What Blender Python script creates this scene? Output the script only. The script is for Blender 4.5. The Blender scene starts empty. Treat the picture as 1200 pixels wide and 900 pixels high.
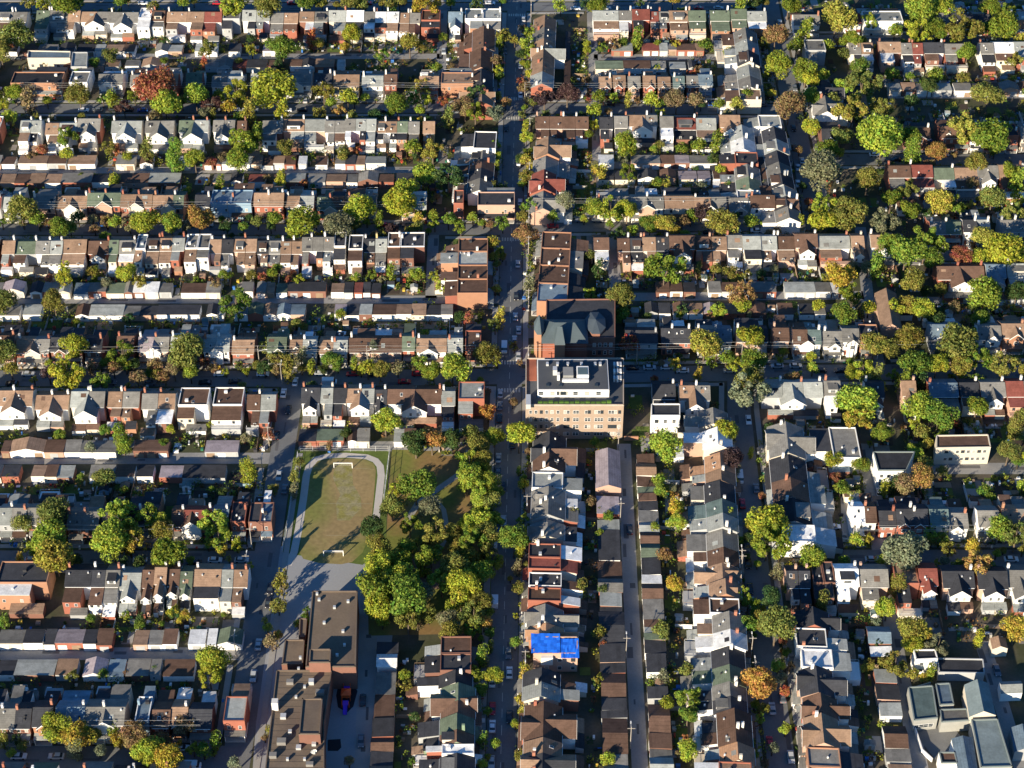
import bpy, math, random, re
import numpy as np
from mathutils import Vector
random.seed(7)
R = math.radians
S = bpy.context.scene
C = S.collection

# ------------------------------------------------------------------ camera, sky, sun
CAM_H, PITCH, FPX = 427.0, R(40.0), 2237.0          # height, tilt below the horizon, focal length in 1200 px wide pixels
cam_d = bpy.data.cameras.new('camera'); cam = bpy.data.objects.new('camera', cam_d); C.objects.link(cam)
cam.location = (0, 0, CAM_H); cam.rotation_euler = (R(90) - PITCH, 0, 0)
cam_d.sensor_width = 36; cam_d.lens = 36 * FPX / 1200.0
cam_d.clip_start = 1; cam_d.clip_end = 30000
S.camera = cam
SUN_EL, SUN_AZ = R(17.0), R(216.0)                  # azimuth clockwise from north: shadows fall to the north-north-east
world = bpy.data.worlds.new('World'); S.world = world; world.use_nodes = True
wn = world.node_tree
sky = wn.nodes.new('ShaderNodeTexSky'); sky.sky_type = 'NISHITA'; sky.sun_disc = False
sky.ozone_density = 4.0; sky.dust_density = 0.4; sky.air_density = 1.2; sky.sun_elevation = SUN_EL; sky.sun_rotation = SUN_AZ
tint = wn.nodes.new('ShaderNodeMix'); tint.data_type = 'RGBA'; tint.blend_type = 'MULTIPLY'; tint.inputs[0].default_value = 1
tint.inputs[7].default_value = (0.50, 0.90, 1.25, 1)          # a clear, deep blue sky
wn.links.new(sky.outputs[0], tint.inputs[6]); wn.links.new(tint.outputs[2], wn.nodes['Background'].inputs[0])
wn.nodes['Background'].inputs[1].default_value = 0.06
sl = bpy.data.lights.new('sun', 'SUN'); sl.energy = 5.0; sl.angle = R(0.5); sl.color = (1.0, 0.86, 0.64)
sun = bpy.data.objects.new('sun', sl); C.objects.link(sun)
to_sun = Vector((math.sin(SUN_AZ) * math.cos(SUN_EL), math.cos(SUN_AZ) * math.cos(SUN_EL), math.sin(SUN_EL)))
sun.rotation_euler = to_sun.to_track_quat('Z', 'Y').to_euler(); sun.location = (0, 0, 900)
S.view_settings.view_transform = 'Standard'; S.view_settings.look = 'None'
S.view_settings.exposure = 1.1; S.view_settings.gamma = 1

def at(px, py, z=0.0):
    dx = (px - 600) / FPX; dy = (450 - py) / FPX
    t = (CAM_H - z) / (math.sin(PITCH) - dy * math.cos(PITCH))
    return Vector((dx * t, t * (math.cos(PITCH) + dy * math.sin(PITCH)), z))
def to_px(p):
    d = p.y*math.cos(PITCH) + (CAM_H - p.z)*math.sin(PITCH); return 600 + FPX*p.x/d, 450 - FPX*(p.y*math.sin(PITCH) - (CAM_H - p.z)*math.cos(PITCH))/d
def px_per_m(py): return (py + 1427) * 0.001792

# ------------------------------------------------------------------ materials
MATS = {}
def mat(name, col, rough=0.85, var=0.25, scale=0.35, fine=0.15, fscale=3.0, objvar=0.0, spec=0.2, metal=0.0, stripe=0.0, col2=None):
    if name in MATS: return MATS[name]
    m = bpy.data.materials.new(name); m.use_nodes = True; MATS[name] = m
    nt = m.node_tree; N = nt.nodes; L = nt.links
    b = N['Principled BSDF']; b.inputs['Roughness'].default_value = rough
    b.inputs['Specular IOR Level'].default_value = spec; b.inputs['Metallic'].default_value = metal
    geo = N.new('ShaderNodeNewGeometry')
    def math_(op, a, c=None, d=None):
        n = N.new('ShaderNodeMath'); n.operation = op
        for i, v in enumerate((a, c, d)):
            if v is None: continue
            if isinstance(v, (int, float)): n.inputs[i].default_value = v
            else: L.new(v, n.inputs[i])
        return n.outputs[0]
    def noise(sc, det=3):
        n = N.new('ShaderNodeTexNoise'); n.inputs['Scale'].default_value = sc; n.inputs['Detail'].default_value = det
        L.new(geo.outputs['Position'], n.inputs['Vector']); return n.outputs['Fac']
    f = math_('MULTIPLY_ADD', noise(scale), 2 * var, 1 - var)
    f2 = math_('MULTIPLY_ADD', noise(fscale, 2), 2 * fine, 1 - fine)
    f = math_('MULTIPLY', f, f2)
    if objvar:
        oi = N.new('ShaderNodeObjectInfo')
        f = math_('MULTIPLY', f, math_('MULTIPLY_ADD', oi.outputs['Random'], 2 * objvar, 1 - objvar))
    if stripe:
        sep = N.new('ShaderNodeSeparateXYZ'); L.new(geo.outputs['Position'], sep.inputs[0])
        w = math_('FRACT', math_('MULTIPLY', sep.outputs['Z'], 3.3))
        f = math_('MULTIPLY', f, math_('MULTIPLY_ADD', math_('GREATER_THAN', w, 0.8), -stripe, 1.0))
    mul = N.new('ShaderNodeVectorMath'); mul.operation = 'SCALE'
    if col2 is not None:
        mx = N.new('ShaderNodeMix'); mx.data_type = 'RGBA'
        mx.inputs[6].default_value = (*col, 1); mx.inputs[7].default_value = (*col2, 1)
        cr = N.new('ShaderNodeMapRange'); cr.inputs[1].default_value = 0.42; cr.inputs[2].default_value = 0.6
        L.new(noise(scale * 0.6, 4), cr.inputs[0]); L.new(cr.outputs[0], mx.inputs[0]); L.new(mx.outputs[2], mul.inputs[0])
    else:
        rgb = N.new('ShaderNodeRGB'); rgb.outputs[0].default_value = (*col, 1); L.new(rgb.outputs[0], mul.inputs[0])
    L.new(f, mul.inputs['Scale']); L.new(mul.outputs[0], b.inputs['Base Color'])
    return m
ROOF = dict(t=(.25,.165,.115), o=(.34,.2,.125), g=(.17,.165,.155), s=(.27,.285,.275), k=(.04,.042,.05), b=(.115,.07,.052),
            r=(.20,.065,.052), n=(.115,.145,.105), w=(.62,.63,.64), u=(.13,.18,.23), l=(.28,.24,.26), e=(.11,.155,.155), c=(.03,.15,.5))
ROOFNAME = dict(t='tan', o='orange-tan', g='grey', s='silver-grey', k='charcoal', b='dark brown', r='red', n='green', w='white',
                u='slate-blue', l='lilac-grey', e='teal', c='bright blue')
def roofmat(c): return mat('roof_' + ROOFNAME[c].replace('-', '_').replace(' ', '_'), ROOF[c], 0.9, 0.42, 0.45, 0.28, 1.9, 0.22, 0.12, stripe=0.16 if c not in 'wc' else 0.0)
WALL = dict(w=(.78,.77,.75), c=(.60,.54,.45), r=(.30,.11,.075), o=(.36,.19,.12), b=(.20,.10,.075), g=(.36,.37,.38), y=(.52,.40,.20), p=(.46,.30,.23), u=(.22,.32,.42), n=(.22,.30,.20), s=(.30,.30,.28), k=(.09,.09,.1), t=(.35,.265,.205))
WALLNAME = dict(w='white', c='cream', r='red brick', o='orange brick', b='brown brick', g='grey', y='yellow', p='pink brick', u='pale blue', n='pale green', s='light grey', k='charcoal', t='tan')
def wallmat(c): return mat('wall_' + WALLNAME[c].replace(' ', '_'), WALL[c], 0.85, 0.14, 0.5, 0.12, 5.0, 0.1, 0.2, stripe=0.1)
GLASS = mat('window_glass', (.03,.04,.05), 0.12, 0.1, spec=0.6)
TRIM = mat('trim_white', (.72,.71,.69), 0.6, 0.08)
DARK = mat('dark_metal', (.04,.04,.045), 0.6, 0.1)
METAL = mat('light_metal', (.55,.56,.57), 0.4, 0.1, metal=0.3)
CONC = mat('concrete', (.36,.35,.33), 0.9, 0.22, 0.3, 0.12)
WOOD = mat('weathered_wood', (.27,.19,.13), 0.9, 0.25, 0.6, 0.2)
POLE = mat('pole_wood', (.30,.27,.24), 0.9, 0.15)
BRICKC = mat('chimney_brick', (.34,.15,.1), 0.9, 0.2)
STUCCO = mat('chimney_render', (.62,.60,.57), 0.9, 0.15)

# ------------------------------------------------------------------ mesh helpers
def mesh(name, V, F, mats, idx=None):
    m = bpy.data.meshes.new(name); m.from_pydata([tuple(v) for v in V], [], F)
    for x in mats: m.materials.append(x)
    if idx is not None: m.polygons.foreach_set('material_index', idx)
    return m
class MB:
    def __init__(s): s.V = []; s.F = []; s.I = []
    def poly(s, pts, fs, mi=0):
        k = len(s.V); s.V += [tuple(p) for p in pts]; s.F += [tuple(k + i for i in f) for f in fs]
        s.I += (mi if isinstance(mi, list) else [mi] * len(fs)); return s
    def box(s, x0, x1, y0, y1, z0, z1, mi=0):
        return s.poly([(x0,y0,z0),(x1,y0,z0),(x1,y1,z0),(x0,y1,z0),(x0,y0,z1),(x1,y0,z1),(x1,y1,z1),(x0,y1,z1)],
                      [(3,2,1,0),(4,5,6,7),(0,1,5,4),(1,2,6,5),(2,3,7,6),(3,0,4,7)], mi)
    def prism(s, prof, a0, a1, axis='u', mi=0, endmi=None):
        # a profile of (v,z) points (counter-clockwise seen from +u) extruded along u from a0 to a1; axis 'v': profile (u,z) along v
        n = len(prof); P = []
        for a in (a0, a1):
            for (q, z) in prof: P.append((a, q, z) if axis == 'u' else (q, a, z))
        side = [(i, (i + 1) % n, n + (i + 1) % n, n + i) for i in range(n)]
        caps = [tuple(range(n))[::-1], tuple(range(n, 2 * n))]
        if axis == 'u': side = [f[::-1] for f in side]; 
        return s.poly(P, side + caps, [mi] * n + [mi if endmi is None else endmi] * 2)
    def make(s, name, mats): return mesh(name, s.V, s.F, mats, s.I)
def link(name, data, parent=None, loc=(0,0,0), rz=0.0, scale=None):
    o = bpy.data.objects.new(name, data); C.objects.link(o)
    if parent is not None: o.parent = parent
    o.location = loc
    if rz: o.rotation_euler = (0, 0, rz)
    if scale is not None: o.scale = scale
    return o
def thing(name, cat, loc, rz=0.0, data=None, label=None, group=None):
    if label and cat in ('house', 'garage') and label in SEEN: label = ('outer ' if 'beyond' in label or 'below the bottom' in label else 'second ') + label
    SEEN.add(label)
    o = link(name, data, None, loc, rz); o['category'] = cat
    if label: o['label'] = label
    if group: o['group'] = group
    return o
def structure(name, mb, mats):
    o = link(name, mb.make(name, mats)); o['kind'] = 'structure'; return o
CACHE = {}
SEEN = set()
def cached(key, fn):
    if key not in CACHE: CACHE[key] = fn()
    return CACHE[key]
def boxmesh(name, m):   # unit box, base at z=0, centred in x and y
    return cached(('box', name, m.name), lambda: MB().box(-.5, .5, -.5, .5, 0, 1).make(name, [m]))
wrnd = random.Random(55)
def window_mesh():      # 1 x 1 window lying in the x-z plane, facing -y
    def f():
        b = MB(); b.box(-.5, .5, -.06, 0, 0, 1, 0); b.box(-.42, .42, -.075, -.02, .07, .48, 1); b.box(-.42, .42, -.075, -.02, .54, .93, 1)
        return b.make('window', [TRIM if k != 1 else DARK, GLASS if k < 2 else mat('window_blind', (.32,.31,.28), .5, .1)])
    k = wrnd.choice((0, 0, 0, 1, 2)); return cached(('window', k), f)
def skylight_mesh():
    return cached('skylight', lambda: MB().box(-.5,.5,-.5,.5,0,.5,0).box(-.4,.4,-.4,.4,.5,.62,1).make('skylight', [TRIM, GLASS]))

# ------------------------------------------------------------------ where things stand, in words
ORD = ('first second third fourth fifth sixth seventh eighth ninth tenth eleventh twelfth thirteenth fourteenth fifteenth sixteenth seventeenth '
       'eighteenth nineteenth twentieth twenty-first twenty-second twenty-third twenty-fourth twenty-fifth twenty-sixth twenty-seventh '
       'twenty-eighth twenty-ninth thirtieth thirty-first thirty-second thirty-third thirty-fourth thirty-fifth thirty-sixth').split()
def ordn(i): return ORD[i] if i < len(ORD) else f'{i+1}th'
PLACES = []          # (x, y, ordinal phrase) of every house, to name what stands beside it
FOOT = []            # footprints (cx, cy, ux, uy, half_u, v0, v1) to keep greenery out of buildings
YARDS = []           # rectangles of garden
USED = set()
def nwords(s): return len(s.replace(',', ' ').split())
def unique(lab):
    if lab not in USED: USED.add(lab); return lab
    return None

# ------------------------------------------------------------------ houses
rnd = random.Random(11)
def wingwall(): return rnd.choice('wwwwwcccprrbggo')
def house(pos, ang, units, style, wall, view, name, label, group, depth=9.0):
    """units: [(u0, u1, roof letter)], front towards local -y.  view: 'front', 'rear' or 'side' (what the photograph shows)."""
    cat = 'house'
    jv = rnd.uniform(-.7, .7); pos = (pos[0] - math.sin(ang)*jv, pos[1] + math.cos(ang)*jv, 0)
    root = thing(name, cat, pos, ang, label=label, group=group)
    D = depth; U0 = units[0][0]; U1 = units[-1][1]; W = U1 - U0
    flat = style in 'PQ'
    he = rnd.uniform(5.1, 6.6); hr = he + rnd.uniform(2.0, 2.6)
    if flat: he = rnd.uniform(6.6, 7.4)
    sl_ = (hr - he) / (D / 2)
    wm = wallmat(wall); walls = []
    for i, (a, b, rc) in enumerate(units):
        w = b - a; rm = roofmat(rc)
        e0, e1 = a + .015, b - .015
        if flat:
            wo = link('wall', MB().box(e0, e1, -D/2, D/2, 0, he).make('wall', [wm]), root)
            ro = link('roof', MB().box(e0 + .25, e1 - .25, -D/2 + .25, D/2 - .25, he - .05, he + .03).make('roof', [rm]), root)
            pw = TRIM if (style == 'P') else wm
            p = MB(); p.box(e0, e1, -D/2, -D/2 + .25, he, he + .45); p.box(e0, e1, D/2 - .25, D/2, he, he + .45)
            p.box(e0, e0 + .25, -D/2 + .25, D/2 - .25, he, he + .45); p.box(e1 - .25, e1, -D/2 + .25, D/2 - .25, he, he + .45)
            link('parapet', p.make('parapet', [pw]), root)
        else:
            wo = link('wall', MB().prism([(-D/2,0),(-D/2,he),(0,hr),(D/2,he),(D/2,0)], e0, e1).make('wall', [wm]), root)
            r0 = a + .01 - (.3 if i == 0 else 0); r1 = b - .01 + (.3 if i == len(units)-1 else 0); o = .45; t = .16
            pr = [(-D/2-o, he-o*sl_+.02), (-D/2-o, he-o*sl_+t), (0, hr+t+.02), (D/2+o, he-o*sl_+t), (D/2+o, he-o*sl_+.02), (0, hr+.02)]
            ro = link('roof', MB().prism(pr, r0, r1).make('roof', [rm]), root)
        walls.append((wo, ro, a, b, rc))
        def top(v): return (he + .03) if flat else hr + .16 - abs(v) * sl_
        # chimney on the party line, towards the street
        if rnd.random() < (.8 if not flat else .3):
            cv = rnd.uniform(-2.6, -.6) if view != 'front' else rnd.uniform(-.4, 1.8)
            cu = a + .45 if rnd.random() < .5 else b - .45
            cm = rnd.choice([BRICKC, STUCCO, STUCCO, wm]); hh = rnd.uniform(1.5, 2.3)
            link('chimney', boxmesh('chimney', cm), ro, (cu, cv, top(cv) - .5), 0, (.65, .85, hh + .5))
        for _ in range(rnd.choice((0, 1, 1, 2))):
            vv = rnd.uniform(.8, D/2 - .8) * (1 if view != 'front' else -1)
            link('vent', boxmesh('vent', rnd.choice([TRIM, METAL, DARK])), ro, (rnd.uniform(a + .8, b - .8), vv, top(vv) - .1), 0, (.42, .42, .6))
        if not flat and view != 'front' and style in 'SN' and rnd.random() < .2 and w > 4:
            dd = link('dormer', MB().box(a + w*.2, b - w*.2, .9, D/2 - .5, he + .2, hr - .25).make('dormer', [wallmat(rnd.choice('wwcgk'))]), root)
            link('dormer_roof', MB().box(a + w*.16, b - w*.16, .7, D/2 - .2, hr - .25, hr - .1).make('dormer_roof', [roofmat(rnd.choice('gkb'))]), dd)
            link('window', window_mesh(), dd, ((a+b)/2, D/2 - .49, he + .5), math.pi, (w*.4, 1, 1.1))
        if not flat:
            for sv in ((1,) if view == 'rear' else (-1,) if view == 'front' else (1, -1)):
                link('gutter', boxmesh('gutter', TRIM if wall in 'rbopw' else METAL), ro, ((a+b)/2, sv*(D/2 + .5), he - .45*sl_ - .02), 0, (w - .06, .13, .14))
        if not flat and rnd.random() < .35:
            vv = rnd.uniform(1.0, D/2 - 1.0) * (1 if view != 'front' else -1)
            rp = link('roof_patch', boxmesh('roof_patch', roofmat(rnd.choice('tgbsk'))), ro, (rnd.uniform(a + 1.2, b - 1.2), vv, hr + .17 - abs(vv)*sl_), 0, (rnd.uniform(1, 2), rnd.uniform(.8, 1.8), .05))
            rp.rotation_euler = (-math.atan(sl_) * (1 if vv > 0 else -1), 0, 0)
        if flat and rnd.random() < .7:
            link('air_unit', boxmesh('air_unit', rnd.choice([METAL, TRIM, DARK])), ro, (rnd.uniform(a + 1.2, b - 1.2), rnd.uniform(-2.5, 2.5), he), 0, (1.1, .9, .9))
        if rnd.random() < .16:
            vv = rnd.uniform(1.2, D/2 - 1.2) * (1 if view != 'front' else -1)
            sk = link('skylight', skylight_mesh(), ro, ((a + b)/2 + rnd.uniform(-.6, .6), vv, top(vv) - .12), 0, (.9, 1.3, .35))
            if not flat: sk.rotation_euler = (-math.atan(sl_) * (1 if vv > 0 else -1), 0, 0)
        # windows of the main walls
        fronts = [(-D/2, 0)] if view != 'rear' else []
        for (vv, rz) in fronts:
            nw = 2 if w > 4.2 else 1
            for k in range(nw):
                uu = a + w * (k + .5) / nw
                link('window', window_mesh(), wo, (uu, vv - .01, 3.75), 0, (.95, 1, 1.45))
            link('window', window_mesh(), wo, (a + w * .68, vv - .01, .9), 0, (1.5, 1, 1.5))
            link('door', boxmesh('door', rnd.choice([TRIM, DARK, wallmat('r'), WOOD])), wo, (a + w * .22, vv - .04, .35), 0, (.95, .08, 2.1))
        if view != 'front' and style != 'G':
            link('window', window_mesh(), wo, (a + w * (.2 if i % 2 else .8), D/2 + .01, 3.8), math.pi, (.9, 1, 1.3))
    # ---- street side: porch, bay, gable, dormer
    if view != 'rear':
        for i, (wo, ro, a, b, rc) in enumerate(walls):
            w = b - a
            if rnd.random() < .85:
                pm = roofmat(rnd.choice([rc, rc, 'g', 's', 'b'])); pz = rnd.uniform(2.75, 3.0); pd = rnd.uniform(1.7, 2.3)
                p = MB(); p.prism([(-D/2-pd, pz-.35), (-D/2-pd, pz-.2), (-D/2-.03, pz+.3), (-D/2-.03, pz-.1)], a+.06, b-.06, mi=0)
                p.box(a+.15, b-.15, -D/2-pd+.1, -D/2-.03, 0, .45, 1)
                for q in (a+.3, b-.3): p.box(q-.1, q+.1, -D/2-pd+.15, -D/2-pd+.35, .45, pz-.33, 2)
                link('porch', p.make('porch', [pm, CONC, TRIM]), root)
            if style == 'B' or (style == 'G' and len(units) == 1):
                bw = w * .62; bc = (a + b) / 2 + w * rnd.choice([-.1, .1]); bd = .9
                gable(root, ro, bc - bw/2, bc + bw/2, -D/2 - bd, -.8, he - .15, min(hr - .15, he + bw * .42), wm, roofmat(rc), True)
                link('window', window_mesh(), wo, (bc, -D/2 - bd - .012, 3.7), 0, (1.5, 1, 1.5))
            if style == 'D':
                dormer(root, ro, (a + b)/2, -D/2 + 1.0, he + .35, he + 1.7, roofmat(rc), wallmat(rnd.choice('wwc')), 2.0)
        if style == 'G' and len(units) > 1:
            bw = min(W * .5, 6.5)
            gable(root, walls[0][1], (U0+U1)/2 - bw/2, (U0+U1)/2 + bw/2, -D/2 - .7, -.6, he - .1, min(hr - .1, he + bw * .4), wallmat(rnd.choice('wwcp')), roofmat(units[0][2]), True)
    # ---- yard side: gabled wing, flat wings, lean-tos
    sgn_wall = wall if style != 'G' else ('w' if wall != 'y' else 'y')
    if style == 'G' and view != 'front':
        bw = min(W * .66, 8.2); gl = rnd.uniform(3.0, 5.0)
        gable(root, walls[0][1], (U0+U1)/2 - bw/2, (U0+U1)/2 + bw/2, .6, D/2 + gl, he - .45, min(hr - .1, he + bw * .3), wallmat(sgn_wall), roofmat(units[0][2]), True,
              roofmat(units[-1][2]))
        gw = link('window', window_mesh(), walls[0][0], ((U0+U1)/2 - 1.2, D/2 + gl + .02, 3.4), math.pi, (.9, 1, 1.3))
        gw = link('window', window_mesh(), walls[0][0], ((U0+U1)/2 + 1.2, D/2 + gl + .02, 3.4), math.pi, (.9, 1, 1.3))
        for (a, b) in ((U0 + W*.08, (U0+U1)/2 - .08), ((U0+U1)/2 + .08, U1 - W*.08)):
            l2 = rnd.uniform(1.8, 3.2)
            leanto(root, a, b, D/2 + gl + .03, D/2 + gl + l2, rnd.uniform(2.5, 3.0), rnd.choice('wcgpr'), rnd.choice('gsbtk'))
        END = D/2 + gl + 3.0
    else:
        END = D/2
        for i, (wo, ro, a, b, rc) in enumerate(walls):
            w = b - a
            if style == 'N': continue
            frac = rnd.choice((.56, .62, .7, .97, .97)) if view == 'rear' else rnd.choice((.6, .75, .97))
            ln = rnd.uniform(4.0, 6.5); hz = he - rnd.uniform(.2, .9) if not flat else he - rnd.uniform(.3, 1.0)
            if frac < .9 and i % 2 == 0: a2, b2 = b - w * frac, b - .05
            elif frac < .9: a2, b2 = a + .05, a + w * frac
            else: a2, b2 = a + .06, b - .06
            wc = wall if rnd.random() < (.35 if not flat else .8) else wingwall()
            wcol = rc if rnd.random() < .5 else rnd.choice('gskbtkw')
            y0 = D/2 + .02; y1 = D/2 + ln
            dz = rnd.choice((.15, .25, .9, 1.1))
            wg = link('rear_wing', MB().prism([(y0,0),(y0,hz),(y1,hz-dz),(y1,0)], a2, b2).make('rear_wing', [wallmat(wc)]), root)
            wr = link('wing_roof', MB().prism([(y0,hz+.02),(y0,hz+.18),(y1+.3,hz-dz*(1+.3/ln)+.18),(y1+.3,hz-dz*(1+.3/ln)+.02)], a2-.03, b2+.03).make('wing_roof', [roofmat(wcol)]), wg)
            if view != 'front' or rnd.random() < .4:
                nw = 2 if (b2 - a2) > 3.8 else 1
                for k in range(nw):
                    link('window', window_mesh(), wg, (a2 + (b2 - a2) * (k + .5)/nw, y1 + .012, 3.3), math.pi, (.95, 1, 1.25))
            if rnd.random() < .3:
                link('vent', boxmesh('vent', TRIM), wg, ((a2+b2)/2, (y0+y1)/2, hz - dz/2), 0, (.5, .5, .75))
            if rnd.random() < .78:
                l2 = rnd.uniform(1.8, 3.6)
                if rnd.random() < .3:   # a deck with rails on a low extension
                    d = MB(); d.box(a+.08, b-.08, y1+.05, y1+l2, 0, 2.7, 0)
                    for (p0, p1, q0, q1) in ((a+.08, b-.08, y1+l2-.06, y1+l2), (a+.08, a+.14, y1+.05, y1+l2), (b-.14, b-.08, y1+.05, y1+l2)):
                        d.box(p0, p1, q0, q1, 3.55, 3.63, 1); d.box(p0, p0+.06, q0, q0+.06, 2.7, 3.6, 1); d.box(p1-.06, p1, q1-.06, q1, 2.7, 3.6, 1)
                    link('roof_deck', d.make('roof_deck', [wallmat(rnd.choice('wcgp')), rnd.choice([TRIM, WOOD])]), root)
                else:
                    leanto(root, a + w*.04, b - w*rnd.choice((.04, .3)), y1 + .05, y1 + l2, rnd.uniform(2.4, 3.0), wingwall(), rnd.choice('gsbtkw'))
                END = max(END, y1 + l2)
            END = max(END, y1)
    # gardens behind and in front
    ca, sa = math.cos(ang), math.sin(ang)
    def wp(u, v): return (pos[0] + u*ca - v*sa, pos[1] + u*sa + v*ca)
    cc = wp((U0+U1)/2, 0); PLACES.append((cc[0], cc[1], label_place(label)))
    FOOT.append((pos[0], pos[1], ca, sa, U0 - .3, U1 + .3, -D/2 - 1.0, END + .2))
    for (a, b, rc) in units:
        YARDS.append((pos[0], pos[1], ca, sa, a, b, END + .4, END + 9.0, 'rear'))
        YARDS.append((pos[0], pos[1], ca, sa, a, b, -D/2 - 6.5, -D/2 - 2.6, 'front'))
    return root
def label_place(label):
    return label.split(', ', 1)[1] if ', ' in label else label
def gable(root, roofpart, u0, u1, v0, v1, he, hr, wm, rm, _=True, rm2=None):
    """a cross gable: ridge along v between v0 and v1"""
    um = (u0 + u1) / 2; s = (hr - he) / (um - u0); o = .35; t = .15
    g = link('gable_wing', MB().prism([(u0,0),(u1,0),(u1,he),(um,hr),(u0,he)], v0, v1, 'v').make('gable_wing', [wm]), root)
    e0, e1 = (v0 - .35, v1) if v0 < -1 else (v0, v1 + .35)
    b = MB()
    b.prism([(u0-o, he-o*s+.02), (um, hr+.02), (um, hr+t+.02), (u0-o, he-o*s+t)], e0, e1, 'v', 0)
    b.prism([(um, hr+.02), (u1+o, he-o*s+.02), (u1+o, he-o*s+t), (um, hr+t+.02)], e0, e1, 'v', 1)
    link('gable_roof', b.make('gable_roof', [rm, rm2 or rm]), g)
    ev = e0 if v0 < -1 else e1
    q = (ev - .06, ev) if v0 < -1 else (ev, ev + .06)
    b = MB()
    b.prism([(u0-o, he-o*s-.12), (um, hr-.12), (um, hr+t+.04), (u0-o, he-o*s+t+.02)], q[0], q[1], 'v')
    b.prism([(um, hr-.12), (u1+o, he-o*s-.12), (u1+o, he-o*s+t+.02), (um, hr+t+.04)], q[0], q[1], 'v')
    link('bargeboard', b.make('bargeboard', [TRIM]), g)
def dormer(root, roofpart, uc, v0, z0, z1, rm, wm, w):
    d = link('dormer', MB().prism([(uc-w/2,z0),(uc+w/2,z0),(uc+w/2,z1-.7),(uc,z1+.1),(uc-w/2,z1-.7)], v0, v0+2.6, 'v').make('dormer', [wm]), root)
    b = MB(); s = .8 / (w/2); o = .2
    b.prism([(uc-w/2-o, z1-.7-o*s+.02), (uc, z1+.12), (uc, z1+.26), (uc-w/2-o, z1-.7-o*s+.15)], v0-.2, v0+2.9, 'v')
    b.prism([(uc, z1+.12), (uc+w/2+o, z1-.7-o*s+.02), (uc+w/2+o, z1-.7-o*s+.15), (uc, z1+.26)], v0-.2, v0+2.9, 'v')
    link('dormer_roof', b.make('dormer_roof', [rm]), d)
    link('window', window_mesh(), d, (uc, v0 - .01, z0 + .1), 0, (.9, 1, .85))
def leanto(root, u0, u1, v0, v1, h, wc, rc):
    e = link('extension', MB().prism([(v0,0),(v0,h),(v1,h-.6),(v1,0)], u0, u1).make('extension', [wallmat(wc)]), root)
    link('extension_roof', MB().prism([(v0,h+.02),(v0,h+.14),(v1+.25,h-.68+.14),(v1+.25,h-.68+.02)], u0-.05, u1+.05).make('extension_roof', [roofmat(rc)]), e)

STYLEWORD = dict(rear=dict(G='with white rear gable', S='with rear wing', P='with white parapet', Q='with flat roof', N='with plain rear', B='with rear wing', D='with rear wing'),
                 front=dict(G='with front gable', S='with porch', P='with white parapet', Q='with flat roof', N='plain', B='with gabled bay', D='with dormers'))
def kindname(n): return {1: 'detached_house', 2: 'semi_detached_house'}.get(n, 'terraced_house')
KINDWORD = {1: 'house', 2: 'semi pair'}
def parse_row(toks, rr, unitpx, viewdef):
    out = []
    for tk in toks.split():
        if tk[0] == '_': out.append(float(tk[1:])); continue
        if tk[0] == '?':
            left = float(tk[1:])
            while left > unitpx * .8:
                n = rr.choice((1, 2, 2, 2, 3)); n = min(n, max(1, int(left / unitpx + .3)))
                u = unitpx * rr.uniform(.9, 1.08)
                st = rr.choice('GGSSBDQ' if viewdef == 'front' else 'GSSSSPQ')
                base = rr.choice('tgskbtgskbgkrnu')
                cols = [base if rr.random() < .5 else rr.choice('tgskbbgk') for _ in range(n)]
                out.append((st, rr.choice('rrrobwcpg'), [(u, c) for c in cols])); left -= u * n
                gp = rr.choice((1.5, 2.5, 4)); out.append(gp); left -= gp
            if left > 0: out.append(left)
            continue
        head, body = tk.split(':')
        st = head[0]; wall = head[1] if len(head) > 1 else rr.choice('rrrobpcw')
        units = []
        for p in body.split('+'):
            m = re.match(r'([\d.]+)([a-z])', p); units.append((float(m.group(1)), m.group(2)))
        out.append((st, wall, units))
    return out
BUILDS = []
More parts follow.
